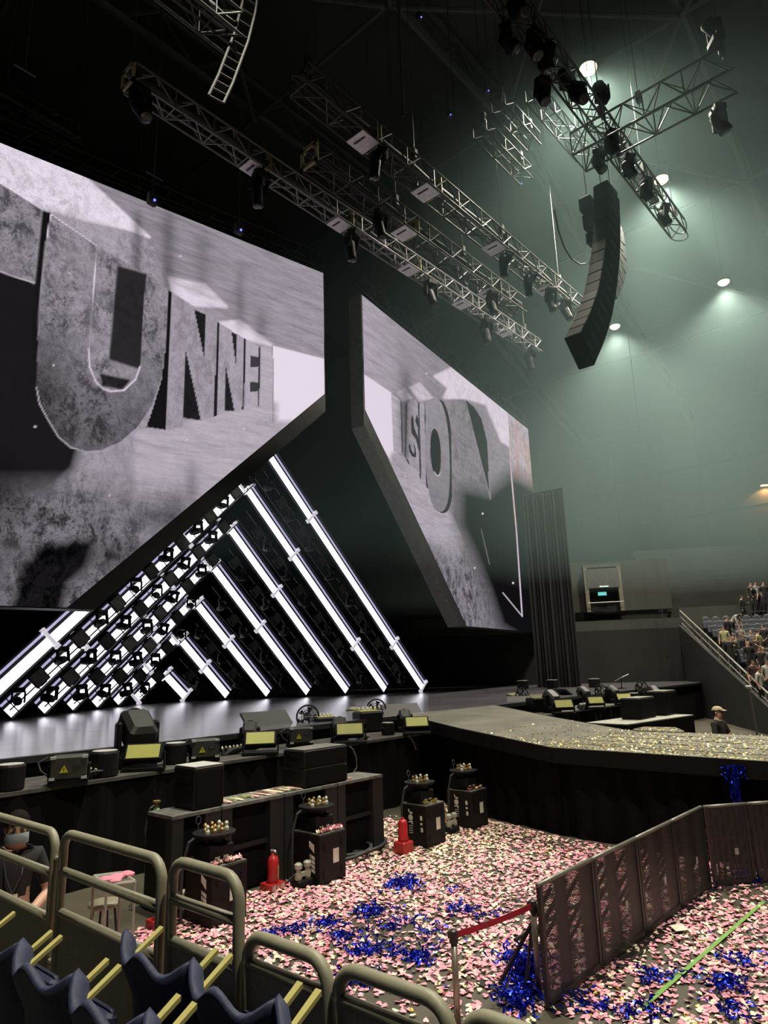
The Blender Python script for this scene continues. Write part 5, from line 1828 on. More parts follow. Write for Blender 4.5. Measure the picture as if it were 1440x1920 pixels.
def crowd_barrier(label, p, q, h=0.95, sticker=True, brace=1):
    p, q = Vector((*p, 0)), Vector((*q, 0))
    d = (q - p).normalized()
    L = (q - p).length
    n = Vector((-d.y, d.x, 0)) * brace
    t = thing('crowd_barrier', label, 'barrier', (p + q) / 2, group='mesh crowd barriers')
    up = Vector((0, 0, 1))
    MB().tube(p + up * h, q + up * h, 0.021, 10).build('top_rail', M_BRAIL, t, True)
    rot = Matrix((d, n, up)).transposed()
    for e in (0.03, L - 0.03):
        MB().box(p + d * e + up * (h / 2), (0.045, 0.04, h), rot).build('post', M_BFRAME, t)
    # thin mesh sheet
    MB().prism([p + d * 0.05 - n * 0.012 + up * 0.06, q - d * 0.05 - n * 0.012 + up * 0.06, q - d * 0.05 - n * 0.012 + up * (h - 0.015), p + d * 0.05 - n * 0.012 + up * (h - 0.015)], n * 0.002).build('mesh_sheet', M_MESH, t)
    MB().box(p + d * (L / 2) + up * 0.05, (L - 0.02, 0.04, 0.05), rot).build('bottom_rail', M_BFRAME, t)
    MB().box(p + d * (L / 2) + n * 0.3 + up * 0.008, (L - 0.04, 0.9, 0.012), rot).build('floor_plate', M_BFRAME, t)
    for e in (0.25, 0.52, 0.78):
        MB().tube(p + d * (L * e) + n * 0.02 + up * (h - 0.08), p + d * (L * e - 0.12) + n * 0.55 + up * 0.02, 0.02, 6).build('brace', M_BFRAME, t)
    MB().tube(p + d * 0.05 + n * 0.3 + up * 0.45, q - d * 0.05 + n * 0.25 + up * 0.5, 0.016, 6).build('back_bar', M_BFRAME, t)
    if sticker:
        MB().box(p + d * (L * 0.62) - n * 0.0135 + up * (h * 0.42), (0.055, 0.001, 0.075), rot).build('sticker', mat('worn_sticker', (0.30, 0.29, 0.26), 0.7), t)
    return t


F0, F1 = Vector((5.66, 3.29)), Vector((9.72, 3.17))
NW = ['nearest, behind the belt post', 'second from the belt post', 'third from the belt post', 'fourth, reaching the corner']
for i in range(4):
    a, b = F0.lerp(F1, i / 4), F0.lerp(F1, (i + 1) / 4)
    crowd_barrier('black mesh crowd barrier, %s' % NW[i], a, b)
F2 = Vector((10.62, 2.42))
crowd_barrier('black mesh crowd barrier turning right just past the corner', F1 + Vector((0.02, -0.03)), F1.lerp(F2, 0.55), sticker=True)
crowd_barrier('black mesh crowd barrier cut by the right edge of the photo', F1.lerp(F2, 0.57), F2, sticker=False)

# ------------------------------------------------------------------ belt posts
M_POST = mat('brushed_post', (0.34, 0.30, 0.24), 0.35, 0.7)


def belt_post(label, p, h, lean=0.0):
    t = thing('belt_post', label, 'post', p, group='belt posts')
    MB().lathe(p, [(0.16, 0), (0.16, 0.015), (0.03, 0.035)], 18).build('foot', M_BFRAME, t)
    MB().lathe(p, [(0.026, 0.03), (0.026, h - 0.09)], 14).build('tube', M_POST, t, True)
    MB().lathe(p, [(0.034, h - 0.10), (0.036, h - 0.09), (0.036, h - 0.01), (0.02, h)], 14).build('belt_head', M_BFRAME, t)
    MB().box(p + Vector((0.02, 0.03, h - 0.05)), (0.05, 0.05, 0.05)).build('belt_clip', M_BFRAME, t)
    return t


PA = onz(860, 1952, 0)
PB = onz(1012, 1872, 0)
ha, hb = 0.775, 0.775
belt_post('brushed belt post in the foreground holding the red belt', PA, ha)
belt_post('brushed belt post against the end of the mesh barrier', PB, hb)
A_, B_ = PA + Vector((0.03, 0, ha - 0.05)), PB + Vector((-0.02, 0, hb - 0.05))
m = MB()
n = 14
vs = []
for i in range(n + 1):
    t_ = i / n
    c = A_.lerp(B_, t_) - Vector((0, 0, 0.012 * math.sin(math.pi * t_)))
    vs += [c + Vector((0, 0, 0.024)), c - Vector((0, 0, 0.024))]
    vs += [c + Vector((0.003, -0.003, 0.024)), c + Vector((0.003, -0.003, -0.024))]
fs = []
for i in range(n):
    k = i * 4
    fs += [(k, k + 4, k + 5, k + 1), (k + 2, k + 3, k + 7, k + 6), (k, k + 2, k + 6, k + 4), (k + 1, k + 5, k + 7, k + 3)]
o = m.add(vs, fs).build('red_belt', mat('red_belt_webbing', (0.36, 0.012, 0.03), 0.7), base=A_)
tag(o, 'red belt stretched between the two posts', 'belt')
# brace leg leaning by the post, flat paper and tape on the floor
a, b = onz(985, 1868, 0.02), PB + Vector((0.02, 0.05, 0.5))
o = MB().tube(a, b, 0.014, 6).build('leaning_bar', M_BFRAME, base=a)
tag(o, 'thin black bar leaning on the end belt post', 'bar')
q = [onz(x, y, 0.035) for x, y in ((1255, 1735), (1277, 1731), (1292, 1743), (1268, 1746))]
o = MB().prism(q, (0, 0, -0.004)).build('paper_sheet', mat('paper'), base=q[0])
tag(o, 'sheet of white paper lying on the floor beside the mesh barrier', 'paper')
a, b = onz(1432, 1690, 0.03), onz(1203, 1890, 0.03)
sd = Vector((-(b - a).y, (b - a).x, 0)).normalized() * 0.022
o = MB().prism([a - sd, b - sd, b + sd, a + sd], (0, 0, -0.003)).build('floor_tape', mat('green_tape', (0.16, 0.34, 0.06), 0.5), base=a)
tag(o, 'long strip of green tape on the floor at lower right', 'tape')

# ------------------------------------------------------------------ far stands
PL = onz(1440, 1300, 1.5)
PU = onz(1275, 1145, 5.5)
E_ = Vector((PU.x - PL.x, PU.y - PL.y, 0))
RUN = E_.length
E_.normalize()
R_ = Vector((E_.y, -E_.x, 0))
SLOPE = 4.0 / RUN
M_CONC = mat('stand_tread', (0.035, 0.035, 0.03), 0.9, vary=0.3, scale=0.8)
M_CONCD = mat('stand_wall_dark', (0.013, 0.013, 0.012), 0.9, vary=0.3, scale=0.5)


def tread(s):
    return 0.5 + SLOPE * s


B0 = Vector((PL.x, PL.y, 0))
rotE = Matrix((E_, R_, Vector((0, 0, 1)))).transposed()
fs_ = tag(MB().prism([B0 - E_ * 3, B0 - E_ * 3 + R_ * 17, B0 - E_ * 3 + R_ * 17 + Vector((0, 0, 0.2)), B0 - E_ * 3 + Vector((0, 0, 0.2))], E_ * 0.2).build('far_stand', M_CONC, base=B0), kind='structure')
for k in range(-4, 16):
    s0 = 0.8 * k
    z = max(0.1, tread(s0))
    c = B0 + E_ * (s0 + 0.41) + R_ * 8.6
    MB().box((c.x, c.y, z / 2), (0.84, 17, z), rotE).build('tier', M_CONC, fs_, base=B0)
# solid side wall under the rail, parapet and dark wall left of it
q = [B0 - E_ * 3.2, B0 + E_ * RUN, B0 + E_ * RUN + Vector((0, 0, 4.7)), B0 - E_ * 3.2 + Vector((0, 0, 0.15))]
MB().prism([v - R_ * 0.02 for v in q], -R_ * 0.15).build('side_wall', mat('stand_side', (0.032, 0.032, 0.028), 0.9, vary=0.2, scale=0.6), fs_, base=B0)
a = B0 + E_ * (RUN + 0.3)
b = a - R_ * 17
MB().prism([a, b, b + Vector((0, 0, 4.6)), a + Vector((0, 0, 4.6))], E_ * 0.3).build('front_wall', M_CONCD, fs_, base=B0)
MB().prism([a + Vector((0, 0, 4.6)), b + Vector((0, 0, 4.6)), b + Vector((0, 0, 5.15)), a + Vector((0, 0, 5.15))], E_ * 0.25).build('parapet', mat('stand_parapet', (0.05, 0.05, 0.044), 0.9, vary=0.2, scale=0.5), fs_, base=B0)
a2 = B0 + E_ * (RUN + 0.4)
MB().prism([a2, a2 + R_ * 17, a2 + R_ * 17 + Vector((0, 0, 5.7)), a2 + Vector((0, 0, 5.7))], E_ * 0.25).build('cross_aisle_wall', mat('stand_parapet'), fs_, base=B0)
# upper stand
for k in range(14):
    s0 = RUN + 1.6 + 0.85 * k
    z = 5.2 + 0.44 * k
    c = B0 + E_ * (s0 + 0.43) + R_ * 9.0
    MB().box((c.x, c.y, z / 2), (0.88, 18, z), rotE).build('upper_tier', mat('upper_tier', (0.018, 0.0185, 0.016), 0.9, vary=0.25, scale=0.8), fs_, base=B0)
    if k < 10:
        c = B0 + E_ * (s0 + 0.43) - R_ * 2.2
        MB().box((c.x, c.y, z / 2), (0.88, 4.0, z), rotE).build('upper_tier', mat('upper_tier'), fs_, base=B0)
c = B0 + E_ * (RUN + 7) - R_ * 12.5
MB().box((c.x, c.y, 2.9), (10, 9, 5.8), rotE).build('concourse', M_CONCD, fs_, base=B0)
DW = atdepth(1135, 1147, 40) + E_ * 0.9
MB().box((DW.x - R_.x * 0.3, DW.y - R_.y * 0.3, 5.8 + 1.5), (0.4, 8.4, 3.0), rotE).build('concourse_wall', mat('stand_parapet'), fs_, base=B0)
# doorway in the concourse
P0 = atdepth(1135, 1147, 40)
t = thing('exit_doorway', 'pale framed exit doorway with a small glowing sign under the far wall', 'doorway', P0)
W_, H_ = 1.9, 2.6
for s_ in (-1, 1):
    MB().box(P0 + R_ * (s_ * W_ / 2) + Vector((0, 0, H_ / 2)), (0.7, 0.22, H_), rotE).build('jamb', mat('pale_jamb', (0.16, 0.15, 0.11), 0.8), t)
MB().box(P0 + Vector((0, 0, H_ + 0.1)), (0.7, W_ + 0.3, 0.2), rotE).build('lintel', mat('door_lintel', (0.08, 0.08, 0.065), 0.8), t)
MB().box(P0 + E_ * 0.5 + Vector((0, 0, H_ / 2)), (0.1, W_, H_), rotE).build('shade_panel', M_CONCD, t)  # dark panel stands in for the shade inside the doorway
MB().box(P0 - E_ * 0.36 + Vector((0, 0, H_ * 0.75)), (0.04, W_ * 0.96, H_ * 0.44), rotE).build('header_panel', mat('door_header', (0.09, 0.085, 0.075), 0.8), t)
sg = MB().box(P0 - E_ * 0.42 - R_ * 0.12 + Vector((0, 0, 1.02)), (0.06, 0.48, 0.2), rotE).build('exit_sign', mat('sign_glow', (0.1, 0.4, 0.4), 0.5, emit=(0.12, 0.62, 0.62), strength=0.55), t)
MB().box(P0 - E_ * 0.40 + R_ * 0.02 + Vector((0, 0, 1.45)), (0.05, 0.5, 0.07), rotE).build('tube_light', mat('tube_glow', (0.6, 0.7, 0.7), 0.5, emit=(0.6, 0.8, 0.85), strength=0.5), t)
MB().tube(P0 - E_ * 0.6 - R_ * 1.0 + Vector((0, 0, 0.5)), P0 - E_ * 0.6 + R_ * 1.0 + Vector((0, 0, 0.5)), 0.03, 6).build('guard_bar', M_ALU, t)
# orange wall lamp at the right edge
_d = ray(1432, 908)
P1 = CAM + _d * (59.5 / _d.x)
t = thing('wall_lamp', 'small orange wall lamp high above the far seats', 'lamp', P1)
MB().bevbox(P1, (0.3, 0.5, 0.18), 0.03, rotE).build('housing', M_DARKFIX, t)
MB().box(P1 - Vector((0, 0, 0.12)) - E_ * 0.1, (0.28, 0.5, 0.06), rotE).build('lamp_glass', mat('orange_glow', (1, .6, .3), 0.5, emit=(1.0, 0.55, 0.2), strength=6), t)
MB().tube(P1, (60.0, P1.y, P1.z), 0.04, 6).build('arm', M_DARKFIX, t)
ld = bpy.data.lights.new('wall_lamp', 'SPOT')
ld.energy = 420
ld.color = (1.0, 0.5, 0.18)
ld.spot_size = R(110)
ld.shadow_soft_size = 0.15
lo = bpy.data.objects.new('wall_lamp_light', ld)
COL.objects.link(lo)
lo.parent = t
lo.location = -E_ * 0.1 - Vector((0, 0, 0.2))
lo.rotation_euler = (E_ * 0.5 - Vector((0, 0, 1))).to_track_quat('-Z', 'Y').to_euler()
# stair rail on the side wall
t = thing('stair_rail', 'long slanting metal stair rail at the edge of the far seats', 'railing', B0)
up = Vector((0, 0, 1))
for dz, r_ in ((0.0, 0.035), (-0.35, 0.025), (-0.68, 0.025)):
    MB().tube(PL - E_ * 3.2 + up * (dz - 3.2 * SLOPE), PU + up * dz, r_, 6).build('rail_bar', mat('stair_rail_metal', (0.34, 0.34, 0.29), 0.45, 0.3), t)
for k in range(9):
    p = PL.lerp(PU, (k + 0.2) / 9)
    MB().tube(p - up * 1.0, p, 0.03, 6).build('rail_post', mat('stair_rail_metal'), t)
# seats of the far stand (small): shells on the treads
fs2 = thing('far_seat', 'x', 'seat', local=True)
MB().bevbox((0, 0.16, 0.62), (0.44, 0.06, 0.42), 0.03, Euler((R(-8), 0, 0)).to_matrix()).build('backrest', mat('far_seat_blue', (0.045, 0.05, 0.065), 0.6), fs2)
MB().bevbox((0, 0.02, 0.42), (0.42, 0.14, 0.38), 0.03, Euler((R(-12), 0, 0)).to_matrix()).build('folded_seat', mat('far_seat_blue'), fs2)
MB().box((0, 0.17, 0.86), (0.2, 0.02, 0.06)).build('number_patch', mat('seat_patch', (0.30, 0.31, 0.30), 0.7), fs2)
MB().box((0, 0.14, 0.2), (0.06, 0.06, 0.4)).build('post', M_ALUDARK, fs2)
freeze(fs2)
rzE = math.atan2(E_.y, E_.x) - math.pi / 2
RW = ['lowest', 'second', 'third', 'fourth', 'fifth', 'sixth', 'seventh', 'eighth', 'ninth', 'tenth', 'eleventh', 'twelfth', 'thirteenth', 'fourteenth', 'fifteenth']
for k in range(3, 15):
    for j in range(14):
        p = B0 + E_ * (0.8 * k + 0.45) + R_ * (1.2 + 0.52 * j)
        p.z = tread(0.8 * k)
        first_or_copy(fs2, USED, p, rzE, 'dark folded stand seat, %s from the stair rail in the %s row up' % (('first', 'second', 'third', 'fourth', 'fifth', 'sixth', 'seventh', 'eighth', 'ninth', 'tenth', 'eleventh', 'twelfth', 'thirteenth', 'fourteenth')[j], RW[k - 1]), 'seats in the far stand')

# black masking curtain right of the farther screen
c0, c1 = atdepth(985, 1000, 36), atdepth(1064, 1000, 34.5)
L = Vector((c1.x - c0.x, c1.y - c0.y, 0))
n = 60
vs = []
ln = L.normalized()
nn = Vector((ln.y, -ln.x, 0))
for z in (0.0, 11.6):
    for i in range(n + 1):
        p = Vector((c0.x, c0.y, 0)) + L * (i / n) + nn * (0.10 * math.sin(i * 1.3) + 0.05 * math.sin(i * 0.47))
        vs.append((p.x, p.y, z))
t = thing('masking_curtain', 'tall black masking curtain hanging right of the farther screen', 'curtain', (c0.x, c0.y, 0))
MB().add(vs, [(i, i + 1, n + 2 + i, n + 1 + i) for i in range(n)]).build('cloth', mat('masking_cloth', (0.012, 0.012, 0.012), 0.95), t)
MB().tube((c0.x, c0.y, 11.65), (c1.x, c1.y, 11.65), 0.05, 6).build('pipe', M_ALUDARK, t)


# ------------------------------------------------------------------ people
def skin_person(pose, hi=False):
    nodes = {
        'pelvis': ((0, 0.01, 0.93), (.150, .110)), 'spine': ((0, 0.0, 1.10), (.135, .100)), 'chest': ((0, 0.0, 1.29), (.160, .112)), 'upper': ((0, .01, 1.41), (.125, .085)),
        'neck': ((0, .01, 1.485), (.062, .064)), 'jaw': ((0, -.02, 1.55), (.070, .078)), 'head': ((0, -.012, 1.62), (.076, .094)), 'crown': ((0, 0.0, 1.695), (.058, .070)),
    }
    edges = [('pelvis', 'spine'), ('spine', 'chest'), ('chest', 'upper'), ('upper', 'neck'), ('neck', 'jaw'), ('jaw', 'head'), ('head', 'crown')]
    for s_, sx in (('l', 1), ('r', -1)):
        nodes['sh' + s_] = ((.165 * sx, .01, 1.40), (.068, .068))
        nodes['el' + s_] = ((.235 * sx, .03, 1.14), (.046, .046))
        nodes['wr' + s_] = ((.235 * sx, -.05, .91), (.032, .030))
        nodes['pa' + s_] = ((.235 * sx, -.075, .83), (.040, .020))
        nodes['hp' + s_] = ((.09 * sx, .01, .86), (.092, .095))
        nodes['kn' + s_] = ((.10 * sx, -.01, .48), (.060, .062))
        nodes['an' + s_] = ((.105 * sx, .03, .09), (.040, .044))
        nodes['to' + s_] = ((.12 * sx, -.13, .035), (.040, .030))
        edges += [('upper', 'sh' + s_), ('sh' + s_, 'el' + s_), ('el' + s_, 'wr' + s_), ('wr' + s_, 'pa' + s_), ('pelvis', 'hp' + s_), ('hp' + s_, 'kn' + s_), ('kn' + s_, 'an' + s_), ('an' + s_, 'to' + s_)]
    for k, v in pose.items():
        nodes[k] = (v, nodes[k][1])
    if hi:
        for s_, sx in (('l', 1), ('r', -1)):
            pa = Vector(nodes['pa' + s_][0])
            wr = Vector(nodes['wr' + s_][0])
            d = (pa - wr).normalized()
            side = d.cross(Vector((0, 0, 1)))
            if side.length < 0.2:
                side = Vector((0, -1, 0))
            side.normalize()
            curl = d.cross(side).normalized()
            for f in range(4):
                o = (f - 1.5) * 0.019
                ln_ = (0.062, 0.075, 0.07, 0.055)[f]
                a = pa + side * o + d * 0.02
                b = a + d * ln_ * 0.55 + curl * 0.012
                c = b + d * ln_ * 0.35 + curl * 0.03
                nodes['f%d%s' % (f, s_)] = (tuple(b), (.0095, .0095))
                nodes['g%d%s' % (f, s_)] = (tuple(c), (.008, .008))
                edges += [('pa' + s_, 'f%d%s' % (f, s_)), ('f%d%s' % (f, s_), 'g%d%s' % (f, s_))]
            a = wr.lerp(pa, 0.5) - side * 0.045 + d * 0.01
            b = a - side * 0.012 + d * 0.04
            nodes['t0' + s_] = (tuple(a), (.012, .012))
            nodes['t1' + s_] = (tuple(b), (.009, .009))
            edges += [('wr' + s_, 't0' + s_), ('t0' + s_, 't1' + s_)]
    names = list(nodes)
    me = bpy.data.meshes.new('skeleton')
    me.from_pydata([nodes[k][0] for k in names], [(names.index(a), names.index(b)) for a, b in edges], [])
    o = bpy.data.objects.new('skeleton', me)
    COL.objects.link(o)
    md = o.modifiers.new('skin', 'SKIN')
    md.use_smooth_shade = True
    sv = me.skin_vertices[0].data
    for i, k in enumerate(names):
        sv[i].radius = nodes[k][1]
        sv[i].use_root = (k == 'pelvis')
    ss = o.modifiers.new('sub', 'SUBSURF')
    ss.levels = ss.render_levels = 2 if hi else 1
    dg = bpy.context.evaluated_depsgraph_get()
    res = bpy.data.meshes.new_from_object(o.evaluated_get(dg))
    bpy.data.objects.remove(o)
    return res, nodes, edges


def dress(me, nodes, edges, mats, sleeves='short', hairline=1.60):
    # mats: skin, hair, shirt, trousers, shoes
    me.materials.clear()
    for m in mats:
        me.materials.append(m)
    seg_ = [(Vector(nodes[a][0]), Vector(nodes[b][0]), a, b) for a, b in edges]
    idx = []
    hd = Vector(nodes['head'][0])
    for p in me.polygons:
        c = p.center
        best, who = 1e9, None
        for A_, B_, a, b in seg_:
            ab = B_ - A_
            t_ = max(0, min(1, (c - A_).dot(ab) / max(1e-9, ab.length_squared)))
            dd = (c - A_ - ab * t_).length
            if dd < best:
                best, who, tt = dd, (a, b), t_
        a, b = who
        if b in ('jaw', 'head', 'crown') or (b == 'neck' and tt > 0.6):
            r_ = c - hd
            k = 1 if (r_.z > 0.035 or (r_.y > 0.02 and r_.z > -0.06) or (len(me.polygons) < 1500 and r_.z > -0.05 and (r_.z > 0.012 or r_.y > -0.03))) else 0
        elif b[:2] == 'el':
            k = 2 if (sleeves == 'long' or tt < 0.75) else 0
        elif b[:2] in ('wr',):
            k = 2 if sleeves == 'long' else 0
        elif b[:2] in ('pa',) or b[0] in 'fgt' and b[:2] not in ('to',):
            k = 0
        elif b[:2] == 'to':
            k = 4
        elif b[:2] in ('hp', 'kn', 'an'):
            k = 3
        elif a == 'pelvis' and tt < 0.15:
            k = 3
        else:
            k = 2
        idx.append(k)
    me.polygons.foreach_set('material_index', idx)
    me.polygons.foreach_set('use_smooth', [True] * len(me.polygons))
    return me


def face_parts(t, nodes, M, mask=None):
    # small facial parts placed on the head; M maps the body's axes to the thing's
    hd = Vector(nodes['head'][0])
    for s_ in (-1, 1):
        e = MB().sphere(hd + Vector((0.030 * s_, -0.090, 0.004)), 0.0125, 10, 7, (1.2, .7, .8)).build('eye', mat('eye_dark', (0.05, 0.04, 0.04), 0.2), t, True)
        MB().box(hd + Vector((0.031 * s_, -0.096, 0.028)), (0.036, 0.01, 0.007)).build('eyebrow', M_HAIR, t)
        MB().sphere(hd + Vector((0.078 * s_, 0.004, -0.012)), 0.03, 8, 6, (.35, .6, 1)).build('ear', M_SKIN, t, True)
    MB().prism([hd + Vector(v) for v in ((-0.014, -0.088, -0.035), (0.014, -0.088, -0.035), (0.0, -0.09, 0.01))], (0, -0.022, -0.002)).build('nose', M_SKIN, t)
    if mask:
        vs, fs = [], []
        for j in range(5):
            for i in range(9):
                a = R(-80 + 20 * i)
                zz_ = -0.032 - 0.019 * j
                r_ = 0.092 + 0.014 * math.cos(a) * math.sin(math.pi * (j + .5) / 5)
                vs.append(hd + Vector((0.86 * r_ * math.sin(a), -0.012 - r_ * 1.08 * math.cos(a) * (1 - 0.04 * j), zz_ + 0.004 * math.cos(2 * a))))
        fs = [(j * 9 + i, j * 9 + i + 1, j * 9 + i + 10, j * 9 + i + 9) for j in range(4) for i in range(8)]
        MB().add(vs, fs).build('face_mask', mask, t, True)
    else:
        MB().box(hd + Vector((0, -0.083, -0.062)), (0.045, 0.012, 0.009)).build('mouth', mat('lips', (0.32, 0.13, 0.11), 0.5), t)


def hair_cap(t, nodes, m_, name='hair', drop=-0.02, grow=1.09):
    hd = Vector(nodes['head'][0]) + Vector((0, 0.008, 0.02))
    vs, fs = [], []
    n, k = 16, 7
    for j in range(k):
        ph = math.pi / 2 * j / (k - 1)
        for i in range(n):
            a = 2 * math.pi * i / n
            front = max(0, -math.sin(a))
            lo = drop * (1 - front) + 0.035 * front
            z = lo + (0.098 - lo) * math.sin(ph)
            r_ = math.cos(ph * 0.97)
            vs.append(hd + Vector((0.083 * grow * r_ * math.cos(a), 0.098 * grow * r_ * math.sin(a), z + 0.004 * math.sin(5 * a + j))))
    fs = [(j * n + i, j * n + (i + 1) % n, (j + 1) * n + (i + 1) % n, (j + 1) * n + i) for j in range(k - 1) for i in range(n)]
    fs.append(tuple((k - 1) * n + i for i in range(n)))
    return MB().add(vs, fs).build(name, m_, t, True)


def cloth_mat(name, c):
    return mat(name, c, 0.85, vary=0.12, scale=20)


SHOE = cloth_mat('dark_shoes', (0.02, 0.02, 0.02))
BLK = cloth_mat('black_tshirt', (0.016, 0.014, 0.015))
TRS = cloth_mat('dark_trousers', (0.02, 0.02, 0.024))
# staff member at left: leaning forearm, mask, badge
pose = {'ell': (.27, .0, 1.13), 'wrl': (.07, -.23, 1.00), 'pal': (-.02, -.26, .99), 'elr': (-.25, .02, 1.13), 'wrr': (-.13, -.20, .96), 'par': (-.06, -.25, .95), 'head': (0.012, -.03, 1.615), 'jaw': (.006, -.035, 1.545), 'crown': (.014, -.015, 1.69)}
me, nd, ed = skin_person(pose, True)
dress(me, nd, ed, [M_SKIN, M_HAIR, BLK, TRS, SHOE])
pm = atdepth(32, 1512, 5.4)
zs = pm.z / 1.755
t = thing('person', 'person in black t-shirt and face mask with a badge, behind the left rail panel', 'person', (pm.x, pm.y, 0), local=True)
t.scale = (zs, zs, zs)
t.rotation_euler = (0, 0, math.atan2(pm.y, pm.x) - math.pi / 2 + R(6))
ob = bpy.data.objects.new('body', me)
COL.objects.link(ob)
ob.parent = t
face_parts(t, nd, None, mask=mat('pale_mask', (0.30, 0.36, 0.38), 0.8))
hair_cap(t, nd, M_HAIR)
MB().prism([(-0.035, -0.135, 1.06), (0.04, -0.135, 1.06), (0.04, -0.12, 1.17), (-0.035, -0.12, 1.17)], (0, -0.004, 0)).build('badge', mat('badge_card', (0.62, 0.52, 0.40), 0.6), t)
MB().prism([(-0.02, -0.141, 1.08), (0.025, -0.141, 1.08), (0.025, -0.133, 1.10), (-0.02, -0.133, 1.10)], (0, -0.002, 0)).build('badge_print', mat('badge_orange', (0.5, 0.2, 0.06), 0.6), t)
MB().pipe([(0.002, -0.125, 1.17), (-0.05, -0.13, 1.30), (-0.07, -0.05, 1.43), (0, 0.05, 1.47), (0.07, -0.05, 1.43), (0.055, -0.13, 1.30), (0.006, -0.125, 1.17)], 0.006, 5).build('lanyard', cloth_mat('lanyard', (0.05, 0.04, 0.05)), t)
# staff member with a pale cap beyond the runway, in profile
pose = {'ell': (.20, -.10, 1.16), 'wrl': (.16, -.30, 1.02), 'pal': (.15, -.37, .97), 'elr': (-.24, -.02, 1.14), 'wrr': (-.22, -.22, 1.02), 'par': (-.21, -.29, .97)}
me, nd, ed = skin_person(pose, True)
dress(me, nd, ed, [M_SKIN, M_HAIR, BLK, TRS, SHOE])
pm = atdepth(1343, 1321, 14.4)
zs = pm.z / 1.77
t = thing('person', 'person in black t-shirt and pale cap standing beyond the runway, facing right', 'person', (pm.x, pm.y, 0), local=True)
t.scale = (zs, zs, zs)
t.rotation_euler = (0, 0, math.atan2(pm.y, pm.x) - R(28))
ob = bpy.data.objects.new('body', me)
COL.objects.link(ob)
ob.parent = t
face_parts(t, nd, None)
hair_cap(t, nd, mat('pale_cap', (0.42, 0.34, 0.20), 0.8), 'cap', drop=0.02, grow=1.12)
hd = Vector(nd['head'][0])
MB().prism([hd + Vector(v) for v in ((-0.07, -0.08, 0.045), (0.07, -0.08, 0.045), (0.05, -0.16, 0.03), (-0.05, -0.16, 0.03))], (0, 0, 0.012)).build('cap_peak', mat('pale_cap'), t)

# the people leaving the far stand
PAL = [('black', (0.015, 0.015, 0.016)), ('white', (0.42, 0.42, 0.38)), ('dark green', (0.03, 0.035, 0.025)), ('grey', (0.14, 0.14, 0.135)), ('pale yellow', (0.34, 0.32, 0.16)), ('dark brown', (0.05, 0.03, 0.025))]
poses = {
    'stand': {},
    'bend': {'spine': (0, -.08, 1.08), 'chest': (0, -.22, 1.20), 'upper': (0, -.32, 1.26), 'neck': (0, -.38, 1.28), 'jaw': (0, -.45, 1.27), 'head': (0, -.50, 1.29), 'crown': (0, -.56, 1.32), 'shl': (.165, -.30, 1.24), 'shr': (-.165, -.30, 1.24), 'ell': (.2, -.34, .98), 'elr': (-.2, -.34, .98), 'wrl': (.17, -.40, .76), 'wrr': (-.17, -.40, .76), 'pal': (.16, -.42, .68), 'par': (-.16, -.42, .68)},
    'phone': {'ell': (.23, -.08, 1.15), 'wrl': (.10, -.28, 1.25), 'pal': (.06, -.32, 1.31)},
}
BASEM = {}


def crowd_mesh(pose, c, hair):
    key = (pose, c, hair)
    if key not in BASEM:
        me, nd, ed = skin_person(poses[pose])
        BASEM[key] = dress(me, nd, ed, [M_SKIN, mat('hair_' + hair, {'dark': (0.015, 0.012, 0.01), 'fair': (0.26, 0.19, 0.08), 'auburn': (0.10, 0.03, 0.02)}[hair], 0.6), cloth_mat('shirt_' + PAL[c][0].replace(' ', '_'), PAL[c][1]), TRS, SHOE], 'long' if c in (0, 2) else 'short')
    return BASEM[key]


ppl = [(1371, 1158, 'bend', 1, 'dark', 'bending person in a white top, upper left of the crowd'), (1362, 1161, 'stand', 0, 'dark', 'person in black standing in front of the bending one'),
       (1386, 1172, 'phone', 3, 'dark', 'person in grey behind the pair at the crowd top'), (1355, 1172, 'stand', 4, 'dark', 'person in pale yellow beside the stair rail'),
       (1365, 1194, 'stand', 0, 'dark', 'person in black just above the stair rail'), (1374, 1196, 'phone', 2, 'fair', 'fair-haired person in dark green above the stair rail'),
       (1401, 1200, 'stand', 0, 'fair', 'fair-haired person in black at the crowd centre'), (1414, 1196, 'phone', 5, 'dark', 'person in brown at the crowd centre'),
       (1407, 1184, 'stand', 3, 'fair', 'fair-haired person in grey behind the crowd centre'), (1430, 1175, 'stand', 0, 'dark', 'person in black near the right edge, upper one'),
       (1421, 1186, 'phone', 4, 'dark', 'person in pale yellow near the right edge'), (1423, 1212, 'stand', 0, 'dark', 'person in black right of the crowd centre'),
       (1430, 1216, 'stand', 3, 'fair', 'fair-haired person in grey near the right edge'), (1410, 1240, 'phone', 5, 'dark', 'person in brown crouched low by the rail'),
       (1421, 1252, 'phone', 1, 'auburn', 'auburn-haired person in a white shirt low by the rail'), (1437, 1238, 'stand', 1, 'dark', 'person in white cut by the right edge'),
       (1389, 1116, 'phone', 0, 'dark', 'person in black alone on the cross aisle with a lit phone'), (1408, 1102, 'stand', 2, 'dark', 'person in dark green in the upper seats, left one'),
       (1418, 1110, 'stand', 3, 'dark', 'person in grey in the upper seats, middle one'), (1432, 1104, 'stand', 0, 'dark', 'person in black in the upper seats, right one'), (1424, 1118, 'bend', 3, 'dark', 'bending person in grey in the upper seats')]
